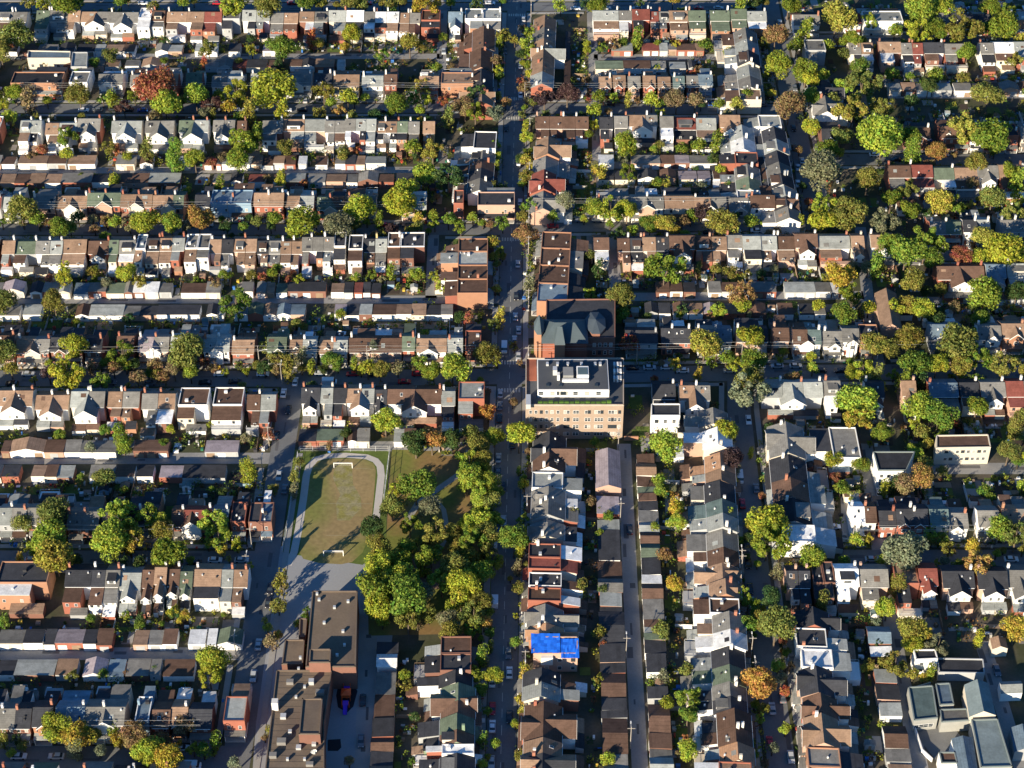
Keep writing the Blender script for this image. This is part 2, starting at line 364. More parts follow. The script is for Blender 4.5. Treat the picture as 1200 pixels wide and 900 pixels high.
def row(phrase, front, p0, p1, toks, unitpx=16, depth=9.0, z=8.4, seed=0):
    """a row of houses whose ridge runs through the image points p0 -> p1; tokens in pixels along it"""
    rr = random.Random(hash_(phrase) + seed)
    horiz = abs(p1[0] - p0[0]) > abs(p1[1] - p0[1])
    def pt(s):
        if horiz: f = (s - p0[0]) / (p1[0] - p0[0])
        else: f = (s - p0[1]) / (p1[1] - p0[1])
        return at(p0[0] + (p1[0]-p0[0])*f, p0[1] + (p1[1]-p0[1])*f, z)
    s = p0[0] if horiz else p0[1]
    d = (pt(s + 50) - pt(s)); d.z = 0; d.normalize()
    perp = Vector((-d.y, d.x, 0)); want = dict(S=(0,-1), N=(0,1), E=(1,0), W=(-1,0))[front]
    fv = perp if perp.x*want[0] + perp.y*want[1] > 0 else -perp
    v = -fv; u = Vector((v.y, -v.x, 0)); sg = 1 if u.dot(d) > 0 else -1
    ang = math.atan2(u.y, u.x)
    view = dict(S='front', N='rear', E='side', W='side')[front]
    items = parse_row(toks, rr, unitpx, 'front' if view != 'rear' else 'rear'); lst = []
    for it in items:
        if isinstance(it, (int, float)): s += it; continue
        st, wall, us = it; bs = [s]
        for w_, c_ in us: bs.append(bs[-1] + w_)
        P = [pt(q) for q in bs]; mid = (P[0] + P[-1]) / 2
        loc = [(p - mid).dot(d) * sg for p in P]; un = []
        for i, (w_, c_) in enumerate(us):
            a, b = sorted((loc[i], loc[i+1])); un.append((a + .08 * (i == 0), b - .08 * (i == len(us)-1), c_))
        if sg < 0: un = un[::-1]; 
        lst.append((mid, un, st, wall, us)); s = bs[-1]
    side = 'from left' if horiz else 'from top'; i = -1
    for (mid, un, st, wall, us) in lst:
        vx, vy = to_px(mid)
        if not (-75 < vx < 1260 and vy < 985): continue
        beyond = 'just beyond the left edge' if vx < -8 else 'just beyond the right edge' if vx > 1208 else 'just below the bottom edge' if vy > 912 else None
        if not beyond: i += 1
        cols = []
        for _, c_ in us:
            if ROOFNAME[c_] not in cols: cols.append(ROOFNAME[c_])
        cw = ' and '.join(cols[:2])
        sw = STYLEWORD['rear' if view == 'rear' else 'front'][st]
        lab = f"{cw} roofed {WALLNAME[wall]} {KINDWORD.get(len(us), 'terrace')} {sw}, {beyond or ordn(i) + ' ' + side}, {phrase}"
        if len(lab.replace(',', '').split()) > 16: lab = f"{cw} roofed {WALLNAME[wall]} {KINDWORD.get(len(us), 'terrace')}, {beyond or ordn(i) + ' ' + side}, {phrase}"
        if len(lab.replace(',', '').split()) > 16: lab = f"{cw} roofed {KINDWORD.get(len(us), 'terrace')}, {beyond or ordn(i) + ' ' + side}, {phrase}"
        if nwords(lab) > 16: lab = f"{ROOFNAME[us[0][1]]} {KINDWORD.get(len(us), 'terrace')}, {beyond or ordn(i) + ' ' + side}, {phrase}"
        house((mid.x, mid.y, 0), ang, un, st, wall, view, kindname(len(us)), lab, 'houses in the ' + phrase.replace('in the ', ''), depth)
def hash_(s): return sum((i + 1) * ord(c) for i, c in enumerate(s))

# ------------------------------------------------------------------ garages
GARN = [0]
def garages(phrase, p0, p1, toks, door, depth=6.0, unitpx=20, z=2.8):
    """p0 -> p1: the far edge of the roofs (or the lane-side edge for columns); door: side facing the lane"""
    rr = random.Random(hash_(phrase) + 3)
    horiz = abs(p1[0]-p0[0]) > abs(p1[1]-p0[1])
    def pt(s):
        f = (s - (p0[0] if horiz else p0[1])) / ((p1[0]-p0[0]) if horiz else (p1[1]-p0[1]))
        return at(p0[0] + (p1[0]-p0[0])*f, p0[1] + (p1[1]-p0[1])*f, z)
    s = p0[0] if horiz else p0[1]
    d = pt(s+50) - pt(s); d.z = 0; d.normalize()
    perp = Vector((-d.y, d.x, 0)); want = dict(S=(0,-1), N=(0,1), E=(1,0), W=(-1,0))[door]
    fv = perp if perp.x*want[0]+perp.y*want[1] > 0 else -perp
    v = -fv; u = Vector((v.y, -v.x, 0)); ang = math.atan2(u.y, u.x)
    lst = []
    for tk in toks.split():
        if tk[0] == '_': s += float(tk[1:]); continue
        if tk[0] == '?':
            left = float(tk[1:])
            while left > 6:
                w_ = rr.uniform(.7, 1.5) * unitpx; w_ = min(w_, left)
                if w_ < 6: break
                lst.append((s, s + w_, rr.choice('tgskbkgblt'), rr.random() < .3)); s += w_; left -= w_
                g_ = rr.choice((.6, .6, 1.0, 3, 7)); s += g_; left -= g_
            s += max(0, left); continue
        m = re.match(r'([\d.]+)([a-z])(\^?)', tk); w_ = float(m.group(1)); lst.append((s, s + w_, m.group(2), bool(m.group(3)))); s += w_
    side = 'from left' if horiz else 'from top'
    i = -1
    for (a, b, rc, pk) in lst:
        A, B = pt(a), pt(b); mid = (A + B)/2; vx, vy = to_px(mid)
        if not (-45 < vx < 1235 and vy < 950): continue
        beyond = 'beyond the left edge' if vx < -4 else 'beyond the right edge' if vx > 1204 else 'below the bottom edge' if vy > 904 else None
        if not beyond: i += 1
        mid = (A + B)/2; w = (B - A).length - .12
        # the given line is the roof edge farthest from the camera (or its left edge): shift to the centre
        if horiz: off = Vector((0, -1, 0)) * (depth/2)
        else: off = Vector((0, 0, 0))
        c = mid + off
        wc = rr.choice('wwwwcgprb'); h = rr.uniform(2.5, 3.1); D = depth * rr.uniform(.92, 1.05)
        if horiz and door == 'S': c.y -= (D - depth)/2
        wdt = 'white' if wc == 'w' else WALLNAME[wc]
        lab = f"{ROOFNAME[rc]} {'gabled' if pk else 'flat'} roofed {wdt} garage, {beyond or ordn(i) + ' ' + side}, {phrase}"
        root = thing('garage', 'garage', (c.x, c.y, 0), ang, label=lab, group='garages on the ' + phrase)
        wm = wallmat(wc); rm = roofmat(rc)
        if pk:
            hp = h + min(w, 7) * .2
            link('wall', MB().prism([(-w/2,0),(w/2,0),(w/2,h),(0,hp),(-w/2,h)], -D/2, D/2, 'v').make('wall', [wm]), root)
            sl = (hp-h)/(w/2); mb = MB()
            mb.prism([(-w/2-.05, h-.05*sl+.02), (0, hp+.02), (0, hp+.14), (-w/2-.05, h-.05*sl+.12)], -D/2-.25, D/2+.25, 'v')
            mb.prism([(0, hp+.02), (w/2+.05, h-.05*sl+.02), (w/2+.05, h-.05*sl+.12), (0, hp+.14)], -D/2-.25, D/2+.25, 'v')
            ro = link('roof', mb.make('roof', [rm]), root)
        else:
            dz = rr.uniform(.05, .5) * rr.choice((1, -1)); h0, h1 = h - dz/2, h + dz/2
            link('wall', MB().prism([(-D/2,0),(-D/2,h0),(D/2,h1),(D/2,0)], -w/2, w/2).make('wall', [wm]), root)
            ro = link('roof', MB().prism([(-D/2-.15,h0+.02),(-D/2-.15,h0+.14),(D/2+.15,h1+.14),(D/2+.15,h1+.02)], -w/2-.03, w/2+.03).make('roof', [rm]), root)
        nd = max(1, int(w / 3.6))
        for k in range(nd):
            uu = -w/2 + w*(k+.5)/nd
            link('garage_door', garage_door_mesh(rr.choice((0, 0, 0, 1, 2))), root, (uu, -D/2 - .01, 0), 0, (min(2.7, w/nd*.8), 1, 2.15))
        if rr.random() < .6: link('window', window_mesh(), root, (rr.uniform(-w/4, w/4), D/2 + .01, 1.1), math.pi, (.8, 1, .8))
        FOOT.append((c.x, c.y, math.cos(ang), math.sin(ang), -w/2-.2, w/2+.2, -D/2-.3, D/2+.3))
def garage_door_mesh(k):
    def f():
        b = MB()
        for q in range(4): b.box(-.5, .5, -.05, 0, q*.25+.01, q*.25+.24)
        return b.make('garage_door', [[TRIM, WOOD, MATS.get('wall_grey') or wallmat('g')][k]])
    return cached(('gdoor', k), f)

# ------------------------------------------------------------------ ground, roads, pavements
GROUND = mat('garden_ground', (.055,.06,.03), 0.95, 0.35, 0.09, 0.3, 1.2, col2=(.10,.085,.065))
ASPH = mat('asphalt', (.15,.155,.16), 0.9, 0.28, 0.15, 0.18, 1.5)
LANEM = mat('lane_concrete', (.24,.235,.23), 0.9, 0.25, 0.15, 0.18, 1.5)
PAVE = mat('pavement_concrete', (.30,.29,.275), 0.9, 0.15, 0.3, 0.1, 2.0)
YARDASPH = mat('schoolyard_asphalt', (.27,.275,.285), 0.9, 0.18, 0.05, 0.1, 1.5)
structure('ground', MB().poly([(-9000,-3000,0),(9000,-3000,0),(9000,16000,0),(-9000,16000,0)], [(0,1,2,3)]), [GROUND])
ROADS = []
def road(name, pts, w, z, m, side=0.0):
    P = [at(*p) for p in pts]
    ROADS.append((name, [p.copy() for p in P], w, z, m, side))
RX = 1420; LX = -220
road('street', [(LX,8),(600,8)], 7, .02, ASPH, 1.6)
road('street', [(LX,127),(600,127)], 7, .02, ASPH, 1.6)
road('street', [(LX,269),(600,269)], 7, .02, ASPH, 1.6)
road('street', [(LX,443),(340,444),(595,441)], 8.5, .02, ASPH, 1.6)
road('street', [(LX,654),(311,655)], 7, .02, ASPH, 1.6)
road('street', [(LX,888),(276,888)], 8.5, .02, ASPH, 1.6)
road('avenue', [(609,-160),(606,0),(599,300),(597,450),(588,850),(583,1010)], 8.6, .04, ASPH, 2.0)
road('side_street', [(347,430),(326,560),(309,675),(279,880),(265,960)], 8.0, .03, ASPH, 1.8)
road('side_street', [(866,440),(866,480),(887,675),(903,800),(918,910),(930,990)], 8.0, .03, ASPH, 1.8)
road('side_street', [(885,-90),(905,20),(937,165),(955,262)], 8.0, .03, ASPH, 1.8)
road('street', [(602,8),(905,7)], 8, .02, ASPH, 1.6)
road('street', [(602,127),(925,128)], 8, .02, ASPH, 1.6)
road('street', [(602,265),(955,263)], 8, .02, ASPH, 1.6)
road('street', [(598,441),(870,437),(RX,434)], 8.5, .02, ASPH, 1.6)
road('street', [(985,655),(RX,655)], 8, .02, ASPH, 1.6)
road('street', [(912,46),(RX,46)], 8, .02, ASPH, 1.6)
road('street', [(945,187),(RX,187)], 8, .02, ASPH, 1.6)
road('street', [(960,299),(RX,299)], 7, .02, ASPH, 1.6)
for pts, w in ([(LX,66),(519,66)],4.5), ([(519,12),(516,122)],4.2), ([(LX,200),(548,199)],4.5), ([(LX,352),(120,351),(585,351)],4.8), ([(508,274),(505,350)],4.2), \
        ([(LX,538),(200,537),(320,537)],5.5), ([(350,523),(478,523)],5), ([(LX,766),(295,766)],5), ([(693,12),(697,122)],4.2), ([(696,67),(850,67)],5), \
        ([(699,193),(860,196)],5), ([(699,130),(699,193)],3.6), ([(717,268),(722,350)],4.6), ([(722,348),(1012,346)],5), ([(1008,266),(1017,350),(1030,430)],4.4), \
        ([(731,520),(738,675),(750,900),(755,980)],4.6), ([(1014,520),(1030,640),(1046,740),(1076,890),(1090,960)],4.8), ([(1030,549),(RX,549)],5.5), \
        ([(1040,112),(RX,112)],4.5), ([(1050,232),(RX,232)],4.2), ([(1060,352),(RX,352)],4.2), ([(432,735),(426,900),(424,960)],5.2), ([(1150,752),(1160,780),(1184,860),(1197,900)],4.5):
    road('lane', pts, w, .012, LANEM if pts[0][0] != 432 else PAVE)
def strip(mb, P, w, z, off=0.0, h=None, mi=0):
    """a ribbon of width w along P, offset sideways; with h a kerb box of that height"""
    L_, R_ = [], []
    for i, p in enumerate(P):
        a = P[max(0, i-1)]; b = P[min(len(P)-1, i+1)]; d = (b - a); d.z = 0; d.normalize(); n = Vector((-d.y, d.x, 0))
        L_.append(p + n*(off + w/2)); R_.append(p + n*(off - w/2))
    for i in range(len(P)-1):
        q = [R_[i], R_[i+1], L_[i+1], L_[i]]
        if h is None: mb.poly([(v.x, v.y, z) for v in q], [(0,1,2,3)], mi)
        else:
            mb.poly([(v.x, v.y, 0) for v in q] + [(v.x, v.y, h) for v in q], [(4,5,6,7),(0,1,5,4),(1,2,6,5),(2,3,7,6),(3,0,4,7)], mi)
def near_road(p, skip, extra):
    for j, (nm, P, w, z, m, sd) in enumerate(ROADS):
        if j == skip: continue
        for a, b in zip(P[:-1], P[1:]):
            d = b - a; L2 = d.x*d.x + d.y*d.y; t = max(0, min(1, ((p.x-a.x)*d.x + (p.y-a.y)*d.y)/L2))
            if (p.x-a.x-d.x*t)**2 + (p.y-a.y-d.y*t)**2 < (w/2 + extra)**2: return True
    return False
for j, (nm, P, w, z, m, sd) in enumerate(ROADS):
    mb = MB(); strip(mb, P, w, z); structure(nm, mb, [m])
    if not sd: continue
    for sgn in (1, -1):
        off = sgn * (w/2 + (1.1 if sd < 2 else .25) + sd/2); mb = MB(); kb = MB()
        dens = []
        for a, b in zip(P[:-1], P[1:]):
            n = max(2, int((b-a).length / 1.5))
            for k in range(n): dens.append(a + (b-a)*(k/n))
        dens.append(P[-1]); run = []; runk = []
        def flush():
            if len(run) > 2: strip(mb, run[::3] if len(run) > 6 and (len(run)-1) % 3 == 0 else run, sd, .14, 0, .14)
        for q in range(len(dens)-1):
            a = dens[q]; b = dens[q+1]; d = b - a; d.normalize(); n = Vector((-d.y, d.x, 0)); p = a + n*off
            if near_road(p, j, 1.0): flush(); run = []
            else: run.append(p)
        flush()
        if mb.V: structure('pavement', mb, [PAVE])

mb = MB(); AV = [r for r in ROADS if r[0] == 'avenue'][0][1]
for a, b in zip(AV[:-1], AV[1:]):
    n = int((b-a).length/6)
    for k in range(n):
        strip(mb, [a + (b-a)*(k/n), a + (b-a)*((k+.55)/n)], .16, .05)
for (yy, xx) in ((8,606),(127,604),(267,600),(441,597)):
    for dy in (-6.5, 6.5):
        c0 = at(xx, yy)
        for k in range(8):
            q = c0 + Vector((-3.6 + k*1.0, dy, 0)); strip(mb, [q, q + Vector((0, 2.2 if dy > 0 else -2.2, 0))], .5, .05)
structure('road_marking', mb, [mat('road_paint', (.5,.48,.42), .8, .35, 1.2)])
mb = MB(); prnd = random.Random(2)
for (nm, P, w, z, m, sd) in ROADS:
    for a, b in zip(P[:-1], P[1:]):
        d = (b-a).normalized(); nn = Vector((-d.y, d.x, 0)); s = 3
        while s < (b-a).length - 6:
            c0 = a + d*s + nn*prnd.uniform(-w/2+1, w/2-1); strip(mb, [c0, c0 + d*prnd.uniform(1, 7)], prnd.uniform(.5, 1.8), z + .006 + prnd.uniform(0, .004)); s += prnd.uniform(8, 22)
structure('road_patch', mb, [mat('patched_asphalt', (.10,.10,.105), .9, .2)])

# ------------------------------------------------------------------ the rows of houses (px in the photograph)
row('row under the top-left street', 'N', (44,13), (600,15),
    'Sg:15n+21g+14t _2 Gw:18t+15g _1 Gw:18g+14g _1 Pw:15w _1 Sb:14b _4 Sw:23t+20t+20r _2 Qg:20g _3 Sw:16s+15s _2 Sr:15g+16t _3 Sb:17t+15g _2 Sc:20s+20w _1 Sw:13g+13w+14w _1 Sc:12t+12g _2 Qr:22b _10 Gg:16u _3 Pw:21s+21s', 15)
row('row under the top-left street far edge', 'N', (-150,13), (44,13), 'Sr:16t+16g _3 Gw:16b+16k _2 ?40 _3 Qr:18k+16b _3 Sw:17g+16g _20', 15)
row('second row left of the avenue, front lit', 'S', (-150,87), (590,87),
    '?140 _22 Qo:60k _8 Pw:22g _12 Gw:28g+0.6g _10 Gp:14g _3 Gr:20b+18t _10 ?26 _4 Sw:18g+18s _10 Bw:26s _14 Bw:30g _4 Bw:20k _2 Dy:30t _4 Dw:24s _2 Sr:14b _27 Sr:22t _3 Qo:38t'.replace('+0.6g',''), 17)
row('third row left of the avenue, backs lit', 'N', (-150,142), (510,141),
    '?150 _20 Sw:12s+11s _6 Sw:15t+20s _2 Gr:26g _14 Gw:17s+17s _6 Gc:17g+15g _7 Gw:17n+16s _7 Gw:12g+12g _4 Gb:10b _20 Sb:23g _0.5 Sp:25t+24s _0.5 Sw:11g+12g _0.5 Sw:12g+12s+11s _1 Sw:12t+12t+12n _2 Sc:12g _5 Sy:13t', 16)
row('fourth row left of the avenue, fronts lit', 'S', (-150,229), (600,229),
    '?150 _0 Sw:20s _14 Sp:26g _1 Gp:18t+18t _1 Gr:19n+19n _1 Gr:19t+17t _2 Go:23t+12n _14 Sw:17k _1 Qu:24u+24u _3 Sr:18t+16t _3 Gp:16t+16s _5 Gr:16n+15b _4 Sw:19t+14g _30 Gp:29s _32 Qr:12b _16 Qp:44k', 18)
row('fifth row left of the avenue, backs lit', 'N', (-150,283), (600,278),
    '?150 Sg:14t _0.2 Sg:25n _0.2 Sw:16g+14s _1 Sr:27t _3 Gr:24b _1 Sn:10n _2 Sp:18g _1 Pw:12u _1 Sr:15k+14t+14s _2 Qw:14g+14g _1 Sw:13t+13k _2 Sp:13t+12t _2 Sw:13k+14g _1 Sw:12t+12t _1 Sw:12g+12g+12g _0.5 Pc:14k _3 Pw:17k _1 Sy:13k+13s _2 Pb:15b+28k ', 18)
row('sixth row left of the avenue, fronts lit', 'S', (-150,396), (575,395),
    '?170 Gr:20t+18g _2 Bb:19k+18k _3 Sb:20k _18 ?20 _2 Gp:18l+17g _3 Sr:18s+18g _2 Gw:15s+15s _4 Sr:25t _16 Gn:22n _3 Dw:16t+16s _4 Dw:16t+16s _3 Sp:28b+33b _1 Sr:14n _3 Gw:34t _2 Gg:17s _3 Qr:19b', 20)
row('seventh row left, just under the street', 'N', (-150,461), (332,461),
    '?148 Gw:20t+20t _5 Gw:19t+18t _5 Gc:20s+18g _4 Sr:17t+19g _5 Sw:18g+19t _5 Pw:35b _5 Pw:35b _6 Sr:15b+17s', 20)
row('row between side street and avenue', 'N', (354,456), (572,456),
    'Gw:21k _2 Sc:14s+15k _1 Gw:17t+14s _1 Gw:14k _2 Gw:32b+30b _1 Sr:15s _4 Qr:31s', 20)
row('eighth row left, above the tree street', 'S', (-150,598), (312,598),
    '?148 Sg:15s+17g _2 Gr:24g+20k _3 Sb:18g+18g _2 Gw:20k _3 ?60 Gr:14b+32r _2 Gg:18u _3 Qr:18k _3 Qb:14k+14u', 20)
row('ninth row left, backs lit', 'N', (-150,667), (300,668),
    '?146 Qo:60k _20 Sw:30k+16k+16g _1 Gs:24s _3 Go:12b _2 Gw:13t _1 Gw:14b _2 Gg:13n _4 Sw:30t _1 Sw:14s+16t'.replace('Gs:', 'Gw:'), 20)
row('bottom left row, fronts lit', 'S', (-150,829), (275,829),
    '?146 Sb:18g+18k _3 Go:22k _4 Gg:33u _2 ?55 _3 Pu:17u _3 Sr:20b _2 Go:18t _3 Sb:26k _14 Qr:26s', 21)
row('last row at the bottom left', 'N', (-150,903), (265,903), '?150 ?36 Gw:28n _32 Sw:32g _4 ?90', 22)
row('topmost row right of the avenue', 'N', (695,12), (905,12),
    'Sw:30s+15g _1 Sr:20r _1 Sr:10r+12g _0.3 Sw:21t _1 Sp:20n _6 Sw:22n _2 Sw:18n _1 Sw:22s', 15)
row('narrow brick row right of the avenue', 'S', (702,89), (840,89),
    'Br:14t _2.5 Br:14t _3.5 Bp:14g _3.5 Br:14t _3.5 Bo:14t _3.5 Bg:13e _3 Sr:13g _1 Sg:16u', 15)
row('third row right of the avenue', 'N', (628,136), (850,137),
    'Dp:16b+15b+15b+15b _14 Sw:15k _2 Sw:15g _0.5 Gw:21t+13g _4 Sw:15g _2 Sw:25r+23s _5 Go:23t', 16)
row('fourth row right of the avenue', 'S', (640,231), (895,231),
    '_60 Sc:38g _1 Gw:18g+20g _0.5 Sc:35t _1 Gr:20t+17g _4 Gg:22g _3 Sw:28b _2 Gw:26b', 18)
row('fifth row right of the avenue', 'N', (696,277), (1050,275),
    'Sw:17b _11 Sp:14b+15k _0.4 Sc:15t+15k _1 Gr:29b _2 Sp:18b+17t _1 Sw:18g _1 Sw:20s _1 Sw:18s _1 Sp:20b _1 Gp:26b _2 Sw:36s _2 Gc:14t _9 Gw:27t', 19)
row('sixth row right of the avenue', 'S', (733,385), (1020,387),
    'Sg:37k _5 Sr:14k+20k _8 Gg:20g+20u _6 Sp:18k+18k _7 Sp:18b _5 Gw:17b+15e _4 Gw:21g _1 Gw:19g _2 Qo:22k', 19)
row('short row beside the brick block', 'N', (757,450), (845,450), 'Qp:10k _2 Dw:26k _6 Gw:17t+17g'.replace('Qp:10k _2', '_8'), 19)
row('row under the right-hand street', 'N', (893,448), (1330,447),
    'Gg:24s+24s+22s _3 Sw:18g _30 Gw:21k _3 ?16 _2 Gp:16t _17 Sr:33u _3 Sr:22k _2 Gp:28g _2 ?130', 20)
row('row with the purple and white roofs', 'S', (898,597), (1330,597),
    '_99 Sw:16w+13b _4 Sr:19k _1 Br:19k+17k _3 Sc:21e _1 Gw:22g _13 Gw:24g _4 ?130', 20)
row('row of big grey roofs at right', 'N', (979,668), (1350,668),
    'Sw:26w _3 Sp:32g _8 Qr:28t _1 ?18 _4 Gp:36k _5 Gp:34k _2 Gw:28g _2 ?120', 22)
row('top right row under the street', 'N', (943,51), (1330,50),
    'Qg:24g _28 Sc:14g+13t _8 Sb:25t _1 Sw:12g+12r _2 Sw:23k _1 Sr:25g _17 Sw:15g _1 Sw:23w _1 Sw:18s ?100', 15)
row('top right corner row', 'S', (925,16), (1330,16), '_5 Gw:30g _30 Bw:18r _3 Pw:46s _40 ?60 _10 ?110', 15)
row('second right-edge row, among trees', 'S', (955,149), (1330,149), '_8 Gb:22k _75 Gb:30b _12 ?60 ?100', 16)
row('right-edge row with red roofs', 'N', (1040,194), (1330,193), 'Sr:26b _1 Sr:25r _2 Sc:24n+27t _0.3 Gw:24g _1 Sb:27t ?110', 16)
row('dark right-edge row, fronts lit', 'S', (1090,258), (1330,258), '?80 _3 ?100', 17)
row('right-edge row above the lane', 'N', (1098,310), (1340,309), 'Gr:27b+27b _3 Gg:22u _3 Sr:30s ?110', 18)
row('right-edge row with grey gables', 'S', (1090,382), (1340,382), 'Gg:36u _20 Gw:26g _2 Go:26t ?110', 19)
row('short dark row above the right side street bend', 'N', (915,668), (980,668), '_7 Sp:13k+13k _4 Qb:13k+13k', 22)
# houses along the north-south streets
row('column west of the avenue, top', 'E', (566,22), (564,118), '_6 Sg:24b _2 Sp:22b _2 Sb:16k _4 Gr:10k+12t', 20)
row('column west of the avenue, pink block', 'E', (569,152), (562,226), 'Pw:20k _2 Sw:10g+10b+12k+14g', 20)
row('brown flat roofed blocks west of the avenue', 'E', (556,277), (555,342), 'Qo:15b+16s+16b+17b', 18, 11)
row('column east of the avenue, top', 'W', (640,16), (636,98), 'Gr:14t+13g+13t+13t+13t+14s', 14)
row('column east of the avenue, upper middle', 'W', (641,160), (638,250), 'Go:20t _1 Sr:18g _1 Gr:22r _1 Gp:20g', 20)
row('brown flat terrace east of the avenue', 'W', (651,268), (645,352), 'Qo:19b+20b+21b+22s'.replace('22s', '22u'), 20, 11)
row('white terraced column left of trees', 'E', (872,34), (882,112), 'Sc:13g+13s+13k _1 Sw:13s+13g _0.5 Qc:13t', 12)
row('sawtooth column beside the tree street', 'E', (902,132), (922,244), 'Pw:14s _2 Sw:14k+13s _1 Sg:13k+13g+13k _1 Sw:12s+12k+13g', 12)
row('column behind the sawtooth column', 'E', (870,146), (880,240), 'Sw:14s+14w _1 Qr:14k _2 Sw:14g+14n _1 Pw:14s', 14)
row('column right of the tree street', 'W', (962,90), (972,150), 'Gg:20k _2 Gw:18g', 18)
row('column below the brick block', 'W', (644,506), (634,905),
    'Gw:24k+17b _3 Pw:19s _2 ?62 _2 Qr:16k+14r _3 Pw:16k _2 ?18 _2 Gw:20g _2 Go:14o _40 ?30 _2 Gr:42b _2 ?50', 17, 10)
row('column west of the avenue, bottom', 'E', (537,743), (533,960), 'Qb:20b+20k _1 Sk:14k _1 Gw:20n+16b _1 Sn:18n+14b _1 Pw:12w _1 Sg:24k _2 ?60'.replace('Sk:', 'Sw:'), 18)
row('long column facing the right side street', 'E', (838,476), (866,940),
    'Gc:18g _8 Sc:20w _7 Sp:18o+14t _1 Sr:22k _1 Sg:16e+16s _1 Sw:20g+18b _1 Gc:20t _1 ?20 Pw:18b _1 Sw:20g+18w _1 Sg:20k+20n _1 Sw:16g+16k _1 Sb:20b+18b _1 Sc:20o _1 ?70', 19)
row('column right of the side street, middle', 'W', (922,496), (938,650), 'Gc:36g _2 Sw:26k+22b _1 Sg:26k _2 Pw:20w', 22, 11)
row('column right of the side street, bottom', 'W', (950,712), (972,930), 'Gr:20k _1 Pw:22k _3 Pw:22w _1 Gp:30k _1 Gr:24b _1 Gp:34t _2 ?60', 24)
row('short column with roof garden', 'E', (986,497), (994,540), 'Pw:36g', 22)
row('lone column by the right lane', 'W', (1148,480), (1152,520), 'Qr:8b'.replace('Qr:8b', '_8'), 22)

# ------------------------------------------------------------------ garages along the lanes
garages('lane under the top-left street', (-120,52), (515,52), '?245 _0 20t 14b _24 15g^ 16s _15 26s _13 14k _26 23l', 'S', unitpx=15)
garages('opposite side of the top-left lane', (-120,70), (515,70), '?120 _70 ?120 _42 16g 16g^ 16r 24k _2 ?20 _5 14b ?50', 'N', unitpx=15)
garages('second left lane, north side', (-120,183), (545,183), '?144 34t 22b _2 32t _24 22g _6 15b^ _22 22w _14 ?22 35s 12t 13b 13t 13b _3 10w _10 14b _9 12g 12k 11t 24s', 'S', unitpx=17)
garages('second left lane, south side', (-120,204), (545,204), '?122 17t 17b 18t 19t 36g 24k _8 34b 37s _38 ?40 19r _10 ?180', 'N', unitpx=17)
garages('third left lane, north side', (-120,332), (505,331), '?205 _3 17u 21g 21n 10g^ 14w 16w 15g _11 29b 17g _24 14g _4 11g^ 10t _2 13n 45k _6 15t 11k _1 10r 9k _1 11k', 'S', unitpx=18)
garages('third left lane, south side', (-120,358), (575,357), '?150 21s _40 16b^ 40s 19g 20k 50k _8 ?20 _5 16u 18n^ 16t^ 16u^ 17u _34 14l 15k 15s 28b 18t 17t 17k 14g', 'N', unitpx=18)
garages('fourth left lane, north side', (-120,516), (276,516), '?118 10b 40t^ 23b 19g 42g _20 41b _42 39l', 'S', unitpx=20)
garages('fourth left lane, south side', (-120,545), (276,545), '?125 20k _14 16t 14b 19s _18 ?75 27l 50k', 'N', unitpx=20)
garages('lane above the sports field', (351,503), (482,503), '21k 32n _5 10b^ 15g _28 12s 14b', 'S', unitpx=20)
garages('fifth left lane, north side', (-120,738), (285,738), '?118 30g 23k _1 13k 33l 15k 19b _24 17t 17g 17b _13 20w _2 11w 30n^', 'S', unitpx=20)
garages('fifth left lane, south side', (-120,773), (285,773), '?120 20k 47s _1 ?60 20u _2 ?40 36b', 'N', unitpx=20)
garages('top right lane, north side', (716,51), (835,51), '25s _11 20r 10s 10g 22b 10t', 'S', unitpx=16)
garages('top right lane, south side', (697,72), (835,72), '33n 32b 18g _4 ?30', 'N', unitpx=16)
garages('second right lane, north side', (701,182), (845,182), '18w _20 34g 17b 17l 32g', 'S', unitpx=17)
garages('second right lane, south side', (701,200), (850,200), '?150', 'N', unitpx=17)
garages('third right lane, north side', (768,331), (1000,331), '16b 15b _1 14k _15 15g 24b 40g _10 36s 18g 10w', 'S', unitpx=18)
garages('third right lane, south side', (755,356), (1000,356), '?150 _5 ?60', 'N', unitpx=18)
garages('right-edge lane, north side', (1040,98), (1330,98), '?290', 'S', unitpx=17)
garages('second right-edge lane, south side', (1050,236), (1330,236), '?80 _90 ?110', 'N', unitpx=17)
garages('third right-edge lane, north side', (1150,340), (1330,340), '?180', 'S', unitpx=18)
garages('right-edge yard lane', (1040,357), (1330,357), '?40 _140 ?110', 'N', unitpx=18)
garages('west side of the central alley', (711,548), (722,905), '_34 ?24 _3 12s 36k 22b 16g^ 16s 6k 38k^ 22k 12k 30b^ 14k 9k 42b^ 14g ?60', 'E', 7.0, 17)
garages('east side of the central alley', (756,532), (776,910), '12b 14t^ 12b 8n 9b 11k 14g 12s^ 14b^ 16n^ 20k 10w 18b^ 24g 9b 7s 8n 16k 22k _16 14k _8 34b^ 18b 10g ?50', 'W', 6.0, 17)
garages('west alley behind bottom column', (455,745), (445,930), '_8 14k 15w^ _6 26g 28b 22k 16b^ ?50', 'W', 6.0, 20)
garages('left side of the right alley', (1028,735), (1060,930), '20u^ _2 12w _16 16s _1 18k _3 16s _12 26b^ ?50', 'E', 6.5, 20)
garages('left side of the right alley, upper', (967,470), (985,560), '_66 14u'.replace('_66', '_70'), 'E', 6.5, 20)

